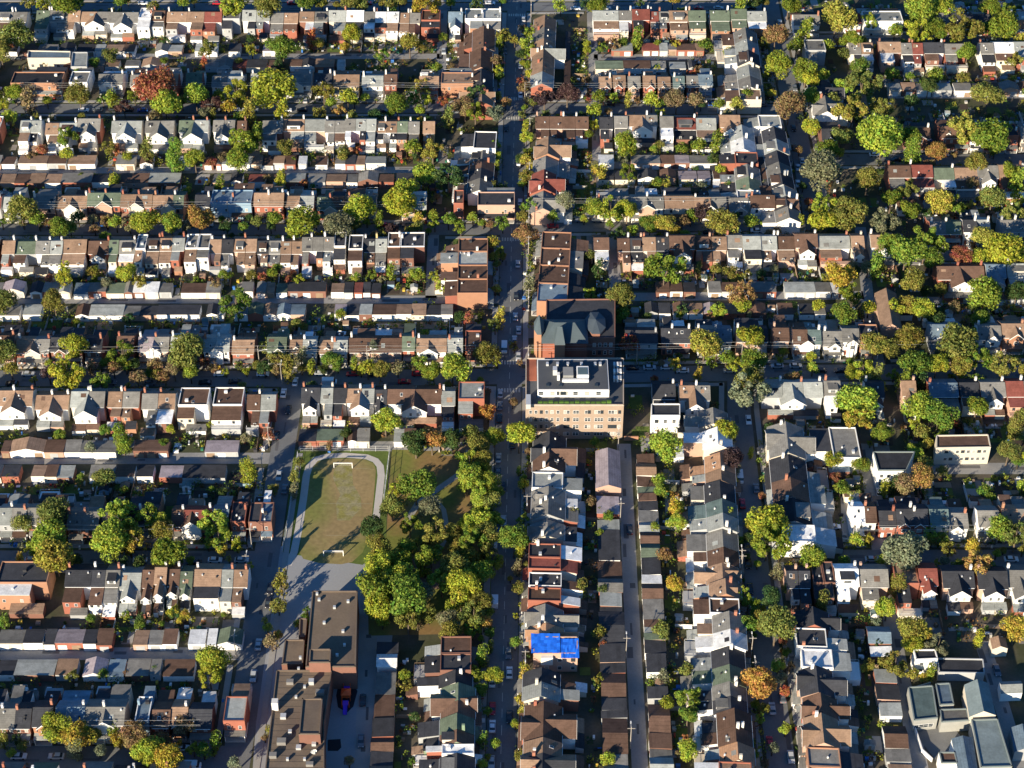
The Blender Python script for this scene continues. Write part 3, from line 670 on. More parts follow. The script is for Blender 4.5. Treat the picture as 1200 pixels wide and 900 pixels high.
# ------------------------------------------------------------------ large single buildings
def flatblock(name, cat, label, px, z, rc, wc, roofm=None, win=None, parapet=None, ph=.5, ridge=None):
    P = [at(x, y, z) for x, y in px]; c = sum(P, Vector()) / len(P); root = thing(name, cat, (c.x, c.y, 0), 0, label=label)
    wm = wallmat(wc); rm = roofm or roofmat(rc); Q = [(p.x - c.x, p.y - c.y) for p in P]; n = len(Q)
    # px is clockwise in the picture from the far left corner: reverse to counter-clockwise seen from above
    Q = Q[::-1]
    body = MB().poly([(x, y, 0) for x, y in Q] + [(x, y, z) for x, y in Q], [tuple(range(n))[::-1], tuple(range(n, 2*n))] + [(i, (i+1) % n, n + (i+1) % n, n + i) for i in range(n)])
    w = link('wall', body.make('wall', [wm]), root)
    if ridge:   # a pitched roof over a four-cornered block; ridge 'NS' or 'EW'
        (a, b, c2, d) = Q; rise = ridge[1]
        def m2(p, q): return ((p[0]+q[0])/2, (p[1]+q[1])/2)
        if ridge[0] == 'NS': r1, r2 = m2(a, b), m2(c2, d); fs = [(1,2,5,4),(3,0,4,5)]; ends = [(0,1,4),(2,3,5)]
        else: r1, r2 = m2(b, c2), m2(d, a); fs = [(0,1,4,5),(2,3,5,4)]; ends = [(1,2,4),(3,0,5)]
        pts = [(x*1.02, y*1.02, z + .02) for x, y in Q] + [(r1[0]*1.02, r1[1]*1.02, z+rise), (r2[0]*1.02, r2[1]*1.02, z+rise)]
        ro = link('roof', MB().poly(pts, fs, 0).poly(pts, ends, 1).make('roof', [rm, wm]), root)
    else:
        ro = link('roof', MB().poly([(x, y, z+.04) for x, y in Q], [tuple(range(n))]).make('roof', [rm]), root)
        par = MB()
        for i in range(n):
            a, b = Vector((*Q[i], 0)), Vector((*Q[(i+1) % n], 0)); d = (b-a).normalized(); nn = Vector((-d.y, d.x, 0))*.3
            q = [a, b, b+nn, a+nn]
            par.poly([(v.x, v.y, z-.02) for v in q] + [(v.x, v.y, z+ph) for v in q], [(4,5,6,7),(0,1,5,4),(1,2,6,5),(2,3,7,6),(3,0,4,7)])
        link('parapet', par.make('parapet', [parapet or wm]), root)
    if win:
        xs, zs, ww, wh = win; ys = sorted(Q, key=lambda q: q[1])[:2]; l, r = sorted(ys)
        ang = math.atan2(r[1]-l[1], r[0]-l[0])
        for f in xs:
            for zz in zs:
                link('window', window_mesh(), w, (l[0] + (r[0]-l[0])*f, l[1] + (r[1]-l[1])*f - .01, zz), ang, (ww, 1, wh))
    FOOT.append((c.x, c.y, 1, 0, min(q[0] for q in Q), max(q[0] for q in Q), min(q[1] for q in Q), max(q[1] for q in Q)))
    return root, w, ro, c
SCHR = mat('school_roof_gravel', (.165,.125,.09), 0.95, 0.3, 0.12, 0.2, 1.5, col2=(.13,.10,.08))
TAR = mat('roof_tar', (.075,.08,.09), 0.9, 0.22, 0.15, 0.12, 2.5)
# brick apartment block
bl, bw, br, bc = flatblock('apartment_block', 'building', 'four storey pink-brown brick block with rooftop floor beside the avenue', [(616,421),(731,421),(731,476),(616,476)], 14.5, 'k', 't', TAR,
    ([.05,.105,.16,.215,.27,.33,.405,.435,.5,.53,.62,.65,.72,.75,.78,.86,.89,.92,.96], [1.6,4.8,7.9,11.2], 1.0, 1.5), mat('parapet_stone', (.40,.33,.27)), .7)
def sub(name, x0, x1, y0, y1, z0, z1, m, parent, c):   # a box given by image corners of its top face
    a = at(x0, y1, z1) - c; b = at(x1, y1, z1) - c; t = at(x0, y0, z1) - c
    return link(name, MB().box(a.x, b.x, a.y, t.y, z0, z1).make(name, [m]), parent)
pf = sub('penthouse_floor', 630, 714, 421, 457, 14.54, 17.7, wallmat('w'), bl, bc)
sub('penthouse_roof', 631, 713, 422, 456, 17.7, 17.76, TAR, pf, bc)
for k in range(12):
    p = at(654 + k*2.1 if k < 6 else 634 + (k-6)*13.5, 457, 17.7) - bc
    link('window', window_mesh(), pf, (p.x, p.y - .01, 15.5), 0, (.8 if k < 6 else 1.8, 1, 1.6))
mh = sub('plant_room', 660, 672, 430, 440, 17.77, 19.6, mat('plant_grey', (.22,.22,.22), .7, .2), bl, bc)
ms = sub('plant_screen', 676, 690, 429, 440, 17.77, 19.6, wallmat('w'), bl, bc); sub('screen_floor', 677.2, 688.8, 430.5, 438.5, 19.61, 19.7, mat('screen_floor', (.08,.12,.14)), ms, bc)
sub('duct', 659, 690, 443.5, 445.5, 17.77, 18.8, TRIM, bl, bc); [sub('duct', x_, x_ + 3, 424, 427, 17.77, 18.5, METAL, bl, bc) for x_ in (640, 652, 664, 680, 696, 702)]; [sub('skylight', x_, x_ + 4, 449, 452, 17.77, 18.1, GLASS, bl, bc) for x_ in (640, 655, 697)]; sub('duct', 648, 653, 429, 434, 17.77, 20, METAL, bl, bc); sub('duct', 653, 656, 436, 440, 17.77, 20, TRIM, bl, bc)
sub('stair_house', 616.5, 622, 462, 474, 14.55, 16.6, METAL, bl, bc); sub('terrace_deck', 617.5, 629, 421, 446, 14.55, 14.7, mat('terracotta', (.3,.1,.06)), bl, bc)
for k in range(9): sub('air_unit', 719 + (k % 3)*3.6, 721.4 + (k % 3)*3.6, 424 + (k//3)*8, 428 + (k//3)*8, 14.55, 16.0, [METAL, TRIM][k % 2], bl, bc)
for k in range(14):
    p = at(633 + k*6.2, 472, 15) - bc
    link('planter', boxmesh('planter', mat('planter_green', (.06,.12,.02), 0.9, 0.4, 1.0, 0.3)), bl, (p.x, p.y, 14.55), 0, (1.5, .8, random.uniform(.7, 1.5)))
# church
ch, cw_, cr_, cc_ = flatblock('church', 'church', 'brick church with slate-blue roofs north of the brick block', [(640,352),(721,351),(721,397),(640,398)], 8.5, 'u', 'b', roofmat('k'), ([.7,.78,.86,.94],[1.5,5],1.1,1.7))
def hip(parent, c, x0, x1, y0, y1, z0, z1, rise, rm, wm, nseg=4, name='wing'):
    a = at(x0, y1, z1) - c; b = at(x1, y1, z1) - c; t = at(x0, y0, z1) - c; mx, my = (a.x+b.x)/2, (a.y+t.y)/2; rx, ry = (b.x-a.x)/2, (t.y-a.y)/2
    off = math.pi/4 if nseg == 4 else math.pi/nseg; k = math.sqrt(2) if nseg == 4 else 1.05
    ring = [(mx + rx*k*math.cos(off+2*math.pi*i/nseg), my + ry*k*math.sin(off+2*math.pi*i/nseg)) for i in range(nseg)]
    w = link(name, MB().poly([(x, y, z0) for x, y in ring] + [(x, y, z1) for x, y in ring], [(i, (i+1) % nseg, nseg+(i+1) % nseg, nseg+i) for i in range(nseg)]).make(name, [wm]), parent)
    big = [(mx + (x-mx)*1.06, my + (y-my)*1.06) for x, y in ring]
    if nseg == 4:
        s = .45; top = [(mx - rx*s, my), (mx + rx*s, my)]
        pts = [(x, y, z1) for x, y in big] + [(top[1][0], my, z1+rise), (top[0][0], my, z1+rise)]
        fs = [(0,1,5,4),(1,2,5),(2,3,4,5),(3,0,4)]
    else: pts = [(x, y, z1) for x, y in big] + [(mx, my, z1+rise)]; fs = [(i, (i+1) % nseg, nseg) for i in range(nseg)]
    link(name + '_roof', MB().poly(pts, fs).make(name + '_roof', [rm]), w); return w
SLATE = mat('slate', (.075,.10,.115), 0.75, 0.18, 0.3, 0.12, 4, stripe=.12)
hip(ch, cc_, 636, 688, 375, 402, 0, 9.3, 4, SLATE, wallmat('r'), name='nave')
hip(ch, cc_, 687, 710, 366, 391, 8.55, 10, 1.6, mat('dark_slate', (.07,.09,.11), .85, .2), wallmat('b'), 8, 'octagon')
hip(ch, cc_, 626, 638, 372, 392, 0, 11, 5, SLATE, wallmat('o'), 8, 'tower')
hip(ch, cc_, 650, 662, 388, 404, 0, 10.5, 5, SLATE, wallmat('o'), 4, 'transept')
# school
school, sw_, sr_, sc_ = flatblock('school', 'school', 'long brick school with flat gravel roofs beside the schoolyard', [(324,786),(389,786),(380,848),(380,985),(301,985)], 8, 'b', 'b', SCHR, None, mat('roof_edge', (.15,.115,.09)), .4)
def wing(px, z, nm='wing', win=None):
    P = [at(x, y, z) - sc_ for x, y in px][::-1]; n = len(P)
    w = link(nm, MB().poly([(p.x, p.y, 0) for p in P] + [(p.x, p.y, z) for p in P], [(i, (i+1) % n, n+(i+1) % n, n+i) for i in range(n)]).make(nm, [wallmat('b')]), school)
    link('wing_roof', MB().poly([(p.x, p.y, z-.02) for p in P], [tuple(range(n))]).make('wing_roof', [SCHR]), w)
    b = MB()
    for i in range(n):
        a_, b_ = P[i].copy(), P[(i+1) % n].copy(); a_.z = b_.z = 0; d = (b_-a_).normalized(); nn = Vector((-d.y, d.x, 0))*.35; q = [a_, b_, b_+nn, a_+nn]
        b.poly([(v.x, v.y, z-.03) for v in q] + [(v.x, v.y, z+.35) for v in q], [(4,5,6,7),(0,1,5,4),(1,2,6,5),(2,3,7,6),(3,0,4,7)])
    link('roof_edge', b.make('roof_edge', [mat('roof_edge', (.15,.115,.09))]), w)
    X = [p.x + sc_.x for p in P]; Y = [p.y + sc_.y for p in P]; FOOT.append((0, 0, 1, 0, min(X), max(X), min(Y), max(Y)))
    for i in range(win or 0):
        p = at(px[3][0] + (px[2][0]-px[3][0])*(i+.5)/win, px[2][1], z) - sc_
        for zz in (1.2, 4.6): link('window', window_mesh(), w, (p.x, p.y-.01, zz), 0, (1.6, 1, 1.8))
wing([(366,693),(419,693),(417,782),(358,782)], 9.5)
wing([(334,750),(357,750),(355,779),(330,779)], 6.5); wing([(351,725),(360,725),(358,747),(350,747)], 5.5)
wing([(363,761),(388,761),(387,777),(362,777)], 12); wing([(354,819),(378,819),(375,861),(350,861)], 12)
for k in range(16):
    y_ = 792 + k*7.2; xl = 324 - (y_-786)*.115 + 1.5; xr = 388 - max(0, min(1, (y_-786)/62))*8.5
    a_, b_ = at(xl, y_, 8.06) - sc_, at(xr, y_, 8.06) - sc_
    link('roof_seam', MB().box(a_.x, b_.x, a_.y-.05, a_.y+.05, 8.05, 8.09).make('roof_seam', [mat('seam', (.10,.08,.065))]), sr_)
for (x, y, w_, d_, h_) in [(340,800,2,1.4,1.2),(365,800,1.5,1.5,1.4),(375,812,2.4,1.6,1.1),(332,840,1.6,1.6,1),(330,870,2.5,1.8,1.3),(340,858,1,1,1),(368,872,1.2,1.2,1),(320,886,2,1.5,1.2),(350,876,1.4,1.4,.8),(363,896,2,1.2,1)]:
    p = at(x, y, 8.3) - sc_; link('roof_unit', boxmesh('roof_unit', METAL if w_ < 2 else mat('unit_grey', (.2,.19,.18))), school, (p.x, p.y, 8.02), 0, (w_, d_, h_))
for (x, y) in [(374,703),(392,712),(408,705),(380,730),(402,740),(395,768)]:
    p = at(x, y, 9.7) - sc_; link('vent', boxmesh('vent', METAL), school, (p.x, p.y, 9.45), 0, (.8, .8, .8))
for (x, y) in [(322,822)]:
    p = at(x, y, 11) - sc_; link('chimney', boxmesh('chimney', STUCCO), school, (p.x, p.y, 7.9), 0, (1.8, 1.8, 3.4))
for (x, y) in [(350,784),(357,805),(347,817),(366,838),(337,890),(357,890),(352,771),(404,760),(372,700),(368,882)]:
    p = at(x, y, 8.3) - sc_; link('vent', boxmesh('vent', METAL), school, (p.x, p.y, 8.0 if y != 760 and y != 700 else 9.4), 0, (.7, .7, .9))
p = at(368, 882, 8) - sc_; link('satellite_dish', cached(('dish',), lambda: MB().poly([(math.cos(i*.785)*.9, -.5+.3*math.cos(i*.785), 1+math.sin(i*.785)*.9) for i in range(8)] + [(0,0,.9)], [(i, (i+1) % 8, 8) for i in range(8)]).make('satellite_dish', [TRIM])), school, (p.x, p.y, 8.1))
# blue tarpaulin house
tb, tw, trf, tc = flatblock('house_under_repair', 'house', 'orange brick house with blue tarpaulins over its flat roof', [(625,747),(677,747),(677,767),(625,767)], 7.5, 'c', 'p', roofmat('k'), ([.3,.6,.9],[1,4.4],1.3,1.5))
BLUE = mat('blue_tarpaulin', (.02,.17,.80), 0.5, 0.3, 0.5, 0.25, 1.5, spec=.4)
def tarp(x0, x1, y0, y1, z):
    rr = random.Random(int(x0)); n, m_ = 9, 6; a = at(x0, y1, z) - tc; b = at(x1, y0, z) - tc; V = []
    for j in range(m_+1):
        for i in range(n+1): V.append((a.x + (b.x-a.x)*i/n, a.y + (b.y-a.y)*j/m_, z + .12 + rr.uniform(0, .28)))
    link('tarpaulin', mesh('tarpaulin', V, [(j*(n+1)+i, j*(n+1)+i+1, (j+1)*(n+1)+i+1, (j+1)*(n+1)+i) for j in range(m_) for i in range(n)], [BLUE]), tb)
tarp(622.5, 656, 743, 766, 7.75); tarp(657.5, 678, 749, 772, 7.75)
sub('roof_box', 634, 648, 764, 771, 4, 7.2, STUCCO, tb, tc)
# other flat buildings
flatblock('workshop', 'workshop', 'long low slate-blue roofed workshop with skylights near the top left', [(33,60),(83,61),(82,69),(32,69)], 6, 'u', 'c', None, ([.1,.3,.5,.7,.9],[2],1.5,1.4))
flatblock('workshop', 'workshop', 'pale grey flat roofed workshop beside the skylit one', [(85,62),(103,62),(102,79),(83,79)], 6, 's', 'g', None, ([.3,.7],[2],1.5,1.4))
flatblock('apartment_block', 'building', 'long cream apartment block with dark roof and small windows at right', [(1097,511),(1158,510),(1161,525),(1097,526)], 7, 'b', 'c', None, ([.2,.3,.4,.5,.6,.7,.8,.9],[1.8,5],1.2,1.2))
flatblock('apartment_block', 'building', 'white house block with three flat charcoal roof sections beside the amber tree', [(1023,530),(1072,530),(1062,552),(1029,552)], 7.5, 'k', 'w', None, ([.15,.4,.65,.9],[1.2,4.6],1.2,1.5), mat('grey_parapet', (.17,.20,.20), .8, .15))
flatblock('apartment_block', 'building', 'white fronted house with flat roof right of the brick block', [(763,474),(797,474),(797,488),(763,488)], 7.5, 'k', 'w', None, ([.2,.5,.8],[4.6],1.3,1.5), TRIM)
flatblock('long_shed', 'shed', 'long lilac roofed shed at the top of the central alley', [(698,529),(726,529),(728,572),(698,572)], 4, 'l', 'p', None, None, None, .5, ('NS', 1.6))
flatblock('chapel', 'building', 'brown roofed gabled hall at the corner of the right lane', [(1025,344),(1050,344),(1057,386),(1032,386)], 6.5, 't', 'p', None, ([.3,.7],[2],1.2,2), None, .5, ('NS', 2.5))
flatblock('hall', 'hall', 'pale grey gabled hall at the bottom right corner', [(1130,803),(1158,801),(1167,838),(1136,840)], 6, 's', 'c', mat('pale_metal_roof', (.16,.20,.21), .8, .35, .3, .25, 1.5), None, None, .5, ('NS', 2.2))
flatblock('hall', 'hall', 'large silver roofed hall below the gabled one', [(1138,844),(1169,843),(1186,899),(1149,900)], 5.5, 's', 's', mat('pale_metal_roof', (.3,.34,.34)), ([.3,.7],[1.5],1.5,1.5), mat('grey_parapet', (.17,.20,.20), .8, .15))
flatblock('hall', 'hall', 'slate-blue roofed annex left of the silver hall', [(1115,866),(1140,865),(1146,905),(1123,905)], 5.2, 'u', 'w', None, None, None, .5, ('NS', 1.2))
flatblock('hall', 'hall', 'small silver flat roofed unit beside the gabled hall', [(1096,802),(1113,801),(1118,826),(1101,827)], 4.5, 'u', 's', None, ([.5],[1],2,1.5), mat('grey_parapet', (.17,.20,.20), .8, .15))
flatblock('cottage', 'house', 'little white cottage by the small yellow tree at bottom right', [(1070,762),(1096,762),(1099,773),(1073,774)], 6, 'k', 'w', None, ([.3,.7],[1,3.8],1.2,1.3), TRIM)
flatblock('long_shed', 'shed', 'long charcoal roofed shed by the parking bays at bottom right', [(1098,772),(1152,773),(1154,790),(1100,789)], 3.2, 'k', 'g')
flatblock('hall', 'hall', 'wide teal flat roofed unit filling the left of the bottom right block', [(1064,806),(1093,804),(1099,842),(1071,845)], 4.5, 'e', 's', None, ([.15,.35,.55,.75],[1.2],1.5,1.5), mat('grey_parapet', (.17,.20,.20), .8, .15))
flatblock('hall', 'hall', 'dark link roof between the gabled hall and the teal unit', [(1101,832),(1133,831),(1136,845),(1103,847)], 4.2, 'g', 's', None, None, mat('grey_parapet', (.17,.20,.20), .8, .15))
flatblock('hall', 'hall', 'brown flat roofed unit with white front at the bottom right yard', [(1100,882),(1119,882),(1122,895),(1103,895)], 5, 'b', 'w', None, ([.3,.7],[1],1.5,1.3), mat('grey_parapet', (.17,.20,.20), .8, .15))
flatblock('outbuilding', 'building', 'small silver gabled outbuilding at the right edge', [(1171,799),(1196,798),(1198,812),(1173,813)], 3.4, 's', 'w', None, None, None, .5, ('EW', 1.4))
flatblock('outbuilding', 'building', 'slate-blue gabled outbuilding below the silver one at the right edge', [(1184,853),(1210,852),(1214,880),(1189,881)], 4, 'u', 'g', None, None, None, .5, ('NS', 1.6))
flatblock('outbuilding', 'building', 'tan gabled outbuilding beside the bottom right lane', [(1160,748),(1178,748),(1181,760),(1163,761)], 3.4, 't', 'c', None, None, None, .5, ('NS', 1.2))
# yard surfaces
def sheet(name, px, z, m):
    P = [at(x, y, 0) for x, y in px]; return structure(name, MB().poly([(p.x, p.y, z) for p in P][::-1], [tuple(range(len(P)))]), [m])
TURF = mat('field_turf', (.15,.17,.04), 0.95, 0.3, 0.05, 0.35, 0.7, col2=(.26,.19,.09))
LAWN = mat('lawn_grass', (.09,.125,.028), 0.95, 0.35, 0.15, 0.3, 1.0)
PARKG = mat('park_grass', (.14,.15,.035), 0.95, 0.3, 0.08, 0.3, 0.8, col2=(.22,.14,.06))
sheet('schoolyard', [(327,640),(430,640),(460,745),(430,990),(290,990),(306,760)], .006, YARDASPH)
sheet('grass', [(344,527),(456,528),(452,640),(425,662),(345,650),(331,647)], .016, LAWN)
sheet('park_lawn', [(459,527),(576,528),(578,742),(432,745),(430,665),(452,640)], .018, PARKG)
sheet('woodchip_area', [(483,655),(505,650),(530,660),(524,690),(495,690)], .03, mat('woodchip', (.22,.15,.12), .95, .3, .5, .2))
TT = lambda l: [(300 + x/4, 450 + y/4) for x, y in l]
fieldpx = TT([(245,400),(275,367),(350,350),(500,350),(552,372),(562,405),(553,520),(543,620),(520,740),(500,790),(450,835),(400,845),(300,840),(222,820),(204,790),(220,650),(233,520)])
sheet('sports_field', fieldpx, .028, TURF)
sheet('worn_turf', TT([(370,385),(400,372),(450,385),(455,470),(490,530),(495,580),(440,640),(380,640),(375,560),(395,520),(360,440)]), .036, mat('worn_turf', (.25,.22,.12), .95, .35, .5, .45, 1.6, col2=(.215,.195,.06)))
mb = MB(); strip(mb, [at(*q) for q in TT([(150,850),(178,790),(200,680),(222,540),(236,430),(250,385),(280,352),(335,338),(420,334),(520,342),(560,358),(582,385),(587,430),(577,520),(568,600),(560,640)])], 2.4, .045)
structure('running_track', mb, [mat('track_surface', (.45,.42,.39), .9, .12)])
mb = MB(); strip(mb, [at(*q) for q in TT([(1050,350),(985,400),(900,460),(820,515),(760,560),(700,650)])], 2.2, .04); strip(mb, [at(*q) for q in TT([(820,515),(880,590),(900,700),(850,800)])], 1.6, .043)
structure('park_path', mb, [PAVE])
mb = MB()
for a, b in [((330,710),(480,710)),((310,560),(545,562)),((250,395),(365,395)),((455,395),(555,400))]:
    strip(mb, [at(*TT([a])[0]), at(*TT([b])[0])], .1, .05)
structure('pitch_marking', mb, [mat('faded_line', (.34,.32,.2), .9, .3, 1.0)])
def goal(x0, x1, y, label):
    a, b = at(x0, y, 2.1), at(x1, y, 2.1); L = b.x - a.x
    r = thing('football_goal', 'goal', ((a.x+b.x)/2, a.y, 0), 0, label=label, group='goals on the sports field')
    link('post', boxmesh('post', TRIM), r, (-L/2, 0, 0), 0, (.22, .22, 2.1)); link('post', boxmesh('post', TRIM), r, (L/2, 0, 0), 0, (.22, .22, 2.1))
    link('crossbar', boxmesh('crossbar', TRIM), r, (0, 0, 2.1), 0, (L + .22, .24, .22))
    n = MB(); s = 1 if 'far' in label else 1
    for k in range(13): u = -L/2 + L*k/12; n.poly([(u-.015, s*.12, 2.1), (u+.015, s*.12, 2.1), (u+.015, s*1.5, 0), (u-.015, s*1.5, 0)], [(0,1,2,3)])
    n.box(-L/2, L/2, 1.45, 1.5, 0, .08)
    link('net', n.make('net', [TRIM]), r)
goal(391, 412.5, 543, 'white goal at the far end of the sports field')
goal(379, 402, 646, 'white goal at the near end of the sports field')
# fences round the field
def chainfence(label, pts, h=2.4):
    P = [at(*p) for p in pts]; o = P[0]; r = thing('chain_link_fence', 'fence', o, 0, label=label)
    posts = MB(); rails = MB()
    for a, b in zip(P[:-1], P[1:]):
        n = max(1, int((b-a).length/4)); d = (b-a)/n
        for k in range(n+1):
            q = a + d*k - o; link('post', boxmesh('post', METAL), r, (q.x, q.y, 0), 0, (.12, .12, h))
        e = (b-a).normalized(); nn = Vector((-e.y, e.x, 0))*.04
        for zz in (.3, h*.5, h-.08):
            q = [a-o-nn, b-o-nn, b-o+nn, a-o+nn]; rails.poly([(v.x, v.y, zz) for v in q] + [(v.x, v.y, zz+.07) for v in q], [(4,5,6,7),(0,1,5,4),(1,2,6,5),(2,3,7,6),(3,0,4,7)])
    link('rail', rails.make('rail', [METAL]), r)
chainfence('chain-link fence between the sports field and the park', [(457,528),(450,585)])
chainfence('chain-link fence along the lane above the sports field', [(352,529),(455,529)])
chainfence('chain-link fence along the left of the sports field', [(349,535),(338,610),(331,648)])
def boundary_wall(label, pts, h, m):
    P = [at(*p) for p in pts]; o = P[0]; mb = MB(); strip(mb, [p - o for p in P], .35, 0, 0, h)
    r = thing('boundary_wall', 'wall', o, 0, mb.make('boundary_wall', [m]), label)
boundary_wall('low white wall round the bottom right yard beside the lane', [(1064,812),(1068,845),(1080,882),(1092,893)], 1.6, wallmat('w'))
boundary_wall('low pale wall along the top of the bottom right yard', [(1064,811),(1090,803)], 1.4, wallmat('c'))
boundary_wall('orange wall at the top of the central alley', [(731,516),(748,516)], 1.8, wallmat('o'))
# playground
mat_px = [(397,800),(412,799),(419,810),(414,828),(407,835),(396,829),(394,815)]
sheet('rubber_surface', mat_px, .03, mat('black_rubber', (.025,.025,.03), .9, .2))
sheet('rubber_surface', [(384,867),(399,866),(400,876),(396,880),(384,880)], .03, mat('black_rubber', (.025,.025,.03)))
PURP = mat('purple_plastic', (.13,.05,.6), .45, .1); ORNG = mat('orange_plastic', (.75,.12,.03), .45, .1)
o = at(406, 818); pg = thing('play_structure', 'playground', (o.x, o.y, 0), 0, label='purple and orange play structure on black matting beside the school')
for (x, y) in ((-1.2,-1.2),(1.2,-1.2),(1.2,1.2),(-1.2,1.2),(-1,3.4),(1,3.4),(-1,-3.6),(1,-3.6)): link('post', boxmesh('post', ORNG), pg, (x, y, 0), 0, (.2, .2, 2.6))
link('deck', boxmesh('deck', ORNG), pg, (0, 0, 1.4), 0, (2.4, 2.4, .15)); link('deck', boxmesh('deck', PURP), pg, (0, 3, 1.2), 0, (1.8, 1.8, .15)); link('deck', boxmesh('deck', PURP), pg, (0, -3, 1.3), 0, (1.7, 1.7, .15))
link('roof', MB().poly([(-1.4,-1.4,2.7),(1.4,-1.4,2.7),(1.4,1.4,2.7),(-1.4,1.4,2.7),(0,0,3.6)], [(0,1,4),(1,2,4),(2,3,4),(3,0,4)]).make('roof', [ORNG]), pg)
link('slide', MB().prism([(-6.4,.25),(-6.4,.1),(-3.9,1.3),(-3.9,1.5)], -.5, .5).prism([(-6.4,.7),(-6.4,.25),(-3.9,1.5),(-3.9,1.9)], -.6, -.5).prism([(-6.4,.7),(-6.4,.25),(-3.9,1.5),(-3.9,1.9)], .5, .6).make('slide', [PURP]), pg)
link('bridge', boxmesh('bridge', ORNG), pg, (0, 1.65, 1.25), 0, (1.2, .9, .1)); link('climber', MB().prism([(3.9,1.3),(3.9,1.15),(5.6,0),(5.8,0)], -.7, .7).make('climber', [PURP]), pg)

# ------------------------------------------------------------------ trees
LEAF = bpy.data.materials.new('leaves'); LEAF.use_nodes = True
nt = LEAF.node_tree; N = nt.nodes; L = nt.links; b = N['Principled BSDF']; b.inputs['Roughness'].default_value = .7; b.inputs['Specular IOR Level'].default_value = .2
oi = N.new('ShaderNodeObjectInfo'); geo = N.new('ShaderNodeNewGeometry'); no = N.new('ShaderNodeTexNoise'); no.inputs['Scale'].default_value = .55; L.new(geo.outputs['Position'], no.inputs['Vector'])
hs = N.new('ShaderNodeHueSaturation'); mr = N.new('ShaderNodeMapRange'); mr.inputs[1].default_value = .3; mr.inputs[2].default_value = .7; mr.inputs[3].default_value = .455; mr.inputs[4].default_value = .545
mr2 = N.new('ShaderNodeMapRange'); mr2.inputs[3].default_value = .55; mr2.inputs[4].default_value = 1.4
L.new(no.outputs['Fac'], mr.inputs[0]); L.new(mr.outputs[0], hs.inputs['Hue']); L.new(geo.outputs['Random Per Island'], mr2.inputs[0]); L.new(mr2.outputs[0], hs.inputs['Value']); L.new(oi.outputs['Color'], hs.inputs['Color'])
L.new(hs.outputs[0], b.inputs['Base Color'])
tr = N.new('ShaderNodeBsdfTranslucent'); L.new(hs.outputs[0], tr.inputs[0]); ms_ = N.new('ShaderNodeMixShader'); ms_.inputs[0].default_value = .38
L.new(b.outputs[0], ms_.inputs[1]); L.new(tr.outputs[0], ms_.inputs[2]); L.new(ms_.outputs[0], N['Material Output'].inputs[0])
BARK = mat('bark', (.13,.10,.075), .95, .25, 2)
TREECOL = dict(L=(.31,.36,.045), G=(.18,.25,.035), D=(.07,.12,.035), O=(.22,.225,.05), Y=(.40,.35,.06), A=(.40,.235,.065), R=(.38,.14,.07), P=(.085,.05,.05), B=(.27,.19,.09), S=(.22,.23,.13))
TREEWORD = dict(L='lime green', G='green', D='dark green', O='olive', Y='yellow', A='amber orange', R='rusty red', P='dark purple', B='brownish', S='silvery green')
def leafmesh(seed, kind='round', n=4200):
    """a crown of radius 1 around the origin: many leaf sprays on uneven clumps"""
    g = np.random.default_rng(seed)
    if kind == 'round':
        nc = int(g.integers(11, 17)); d = g.normal(size=(nc, 3)); d[:, 2] = np.abs(d[:, 2]) * .9 - .35; d /= np.linalg.norm(d, axis=1)[:, None]
        cen = d * g.uniform(.42, .72, (nc, 1)) * np.array([1, 1, .82]); rad = g.uniform(.26, .46, nc)
        cen = np.vstack([cen, [[0, 0, .1]]]); rad = np.append(rad, .55)
    elif kind == 'airy':
        nc = 22; d = g.normal(size=(nc, 3)); d /= np.linalg.norm(d, axis=1)[:, None]; cen = d * g.uniform(.4, .9, (nc, 1)) * np.array([1, 1, .85]); rad = g.uniform(.14, .30, nc)
    elif kind == 'tall':
        nc = 14; t = g.uniform(-1, 1, nc); a = g.uniform(0, 6.28, nc); w = .42 * np.sqrt(1 - (t*.85)**2); cen = np.stack([np.cos(a)*w, np.sin(a)*w, t*1.1], 1); rad = g.uniform(.28, .42, nc)
        cen = np.vstack([cen, [[0,0,-.4],[0,0,.4]]]); rad = np.append(rad, [.5, .5])
    else:
        nc = 40; t = np.linspace(0, 1, nc); a = t*40; w = (1-t)*.72 + .03; cen = np.stack([np.cos(a)*w, np.sin(a)*w, t*2.2-1.0], 1); rad = .13 + (1-t)*.16
    pr = rad**2; pr /= pr.sum(); k = g.choice(len(rad), n, p=pr)
    nd = g.normal(size=(n, 3)); nd /= np.linalg.norm(nd, axis=1)[:, None]
    P = cen[k] + nd * (rad[k] * g.uniform(.72, 1.08, n))[:, None]
    nn = nd + g.normal(size=(n, 3))*.55; nn /= np.linalg.norm(nn, axis=1)[:, None]
    ref = g.normal(size=(n, 3)); U = np.cross(nn, ref); U /= np.linalg.norm(U, axis=1)[:, None]; V = np.cross(nn, U)
    s = g.uniform(.028, .068, n)[:, None]; s2 = s * g.uniform(.6, 1.1, (n, 1)); bend = nn * s * g.uniform(-.5, .3, (n, 1))
    vt = np.stack([P - U*s, P - V*s2 + bend, P + U*s, P + V*s2 + bend], 1).reshape(-1, 3)
    m = bpy.data.meshes.new('crown'); m.vertices.add(4*n); m.vertices.foreach_set('co', vt.ravel()); m.loops.add(4*n); m.loops.foreach_set('vertex_index', np.arange(4*n, dtype=np.int32))
    m.polygons.add(n); m.polygons.foreach_set('loop_start', np.arange(0, 4*n, 4, dtype=np.int32)); m.update(calc_edges=True); m.materials.append(LEAF); return m
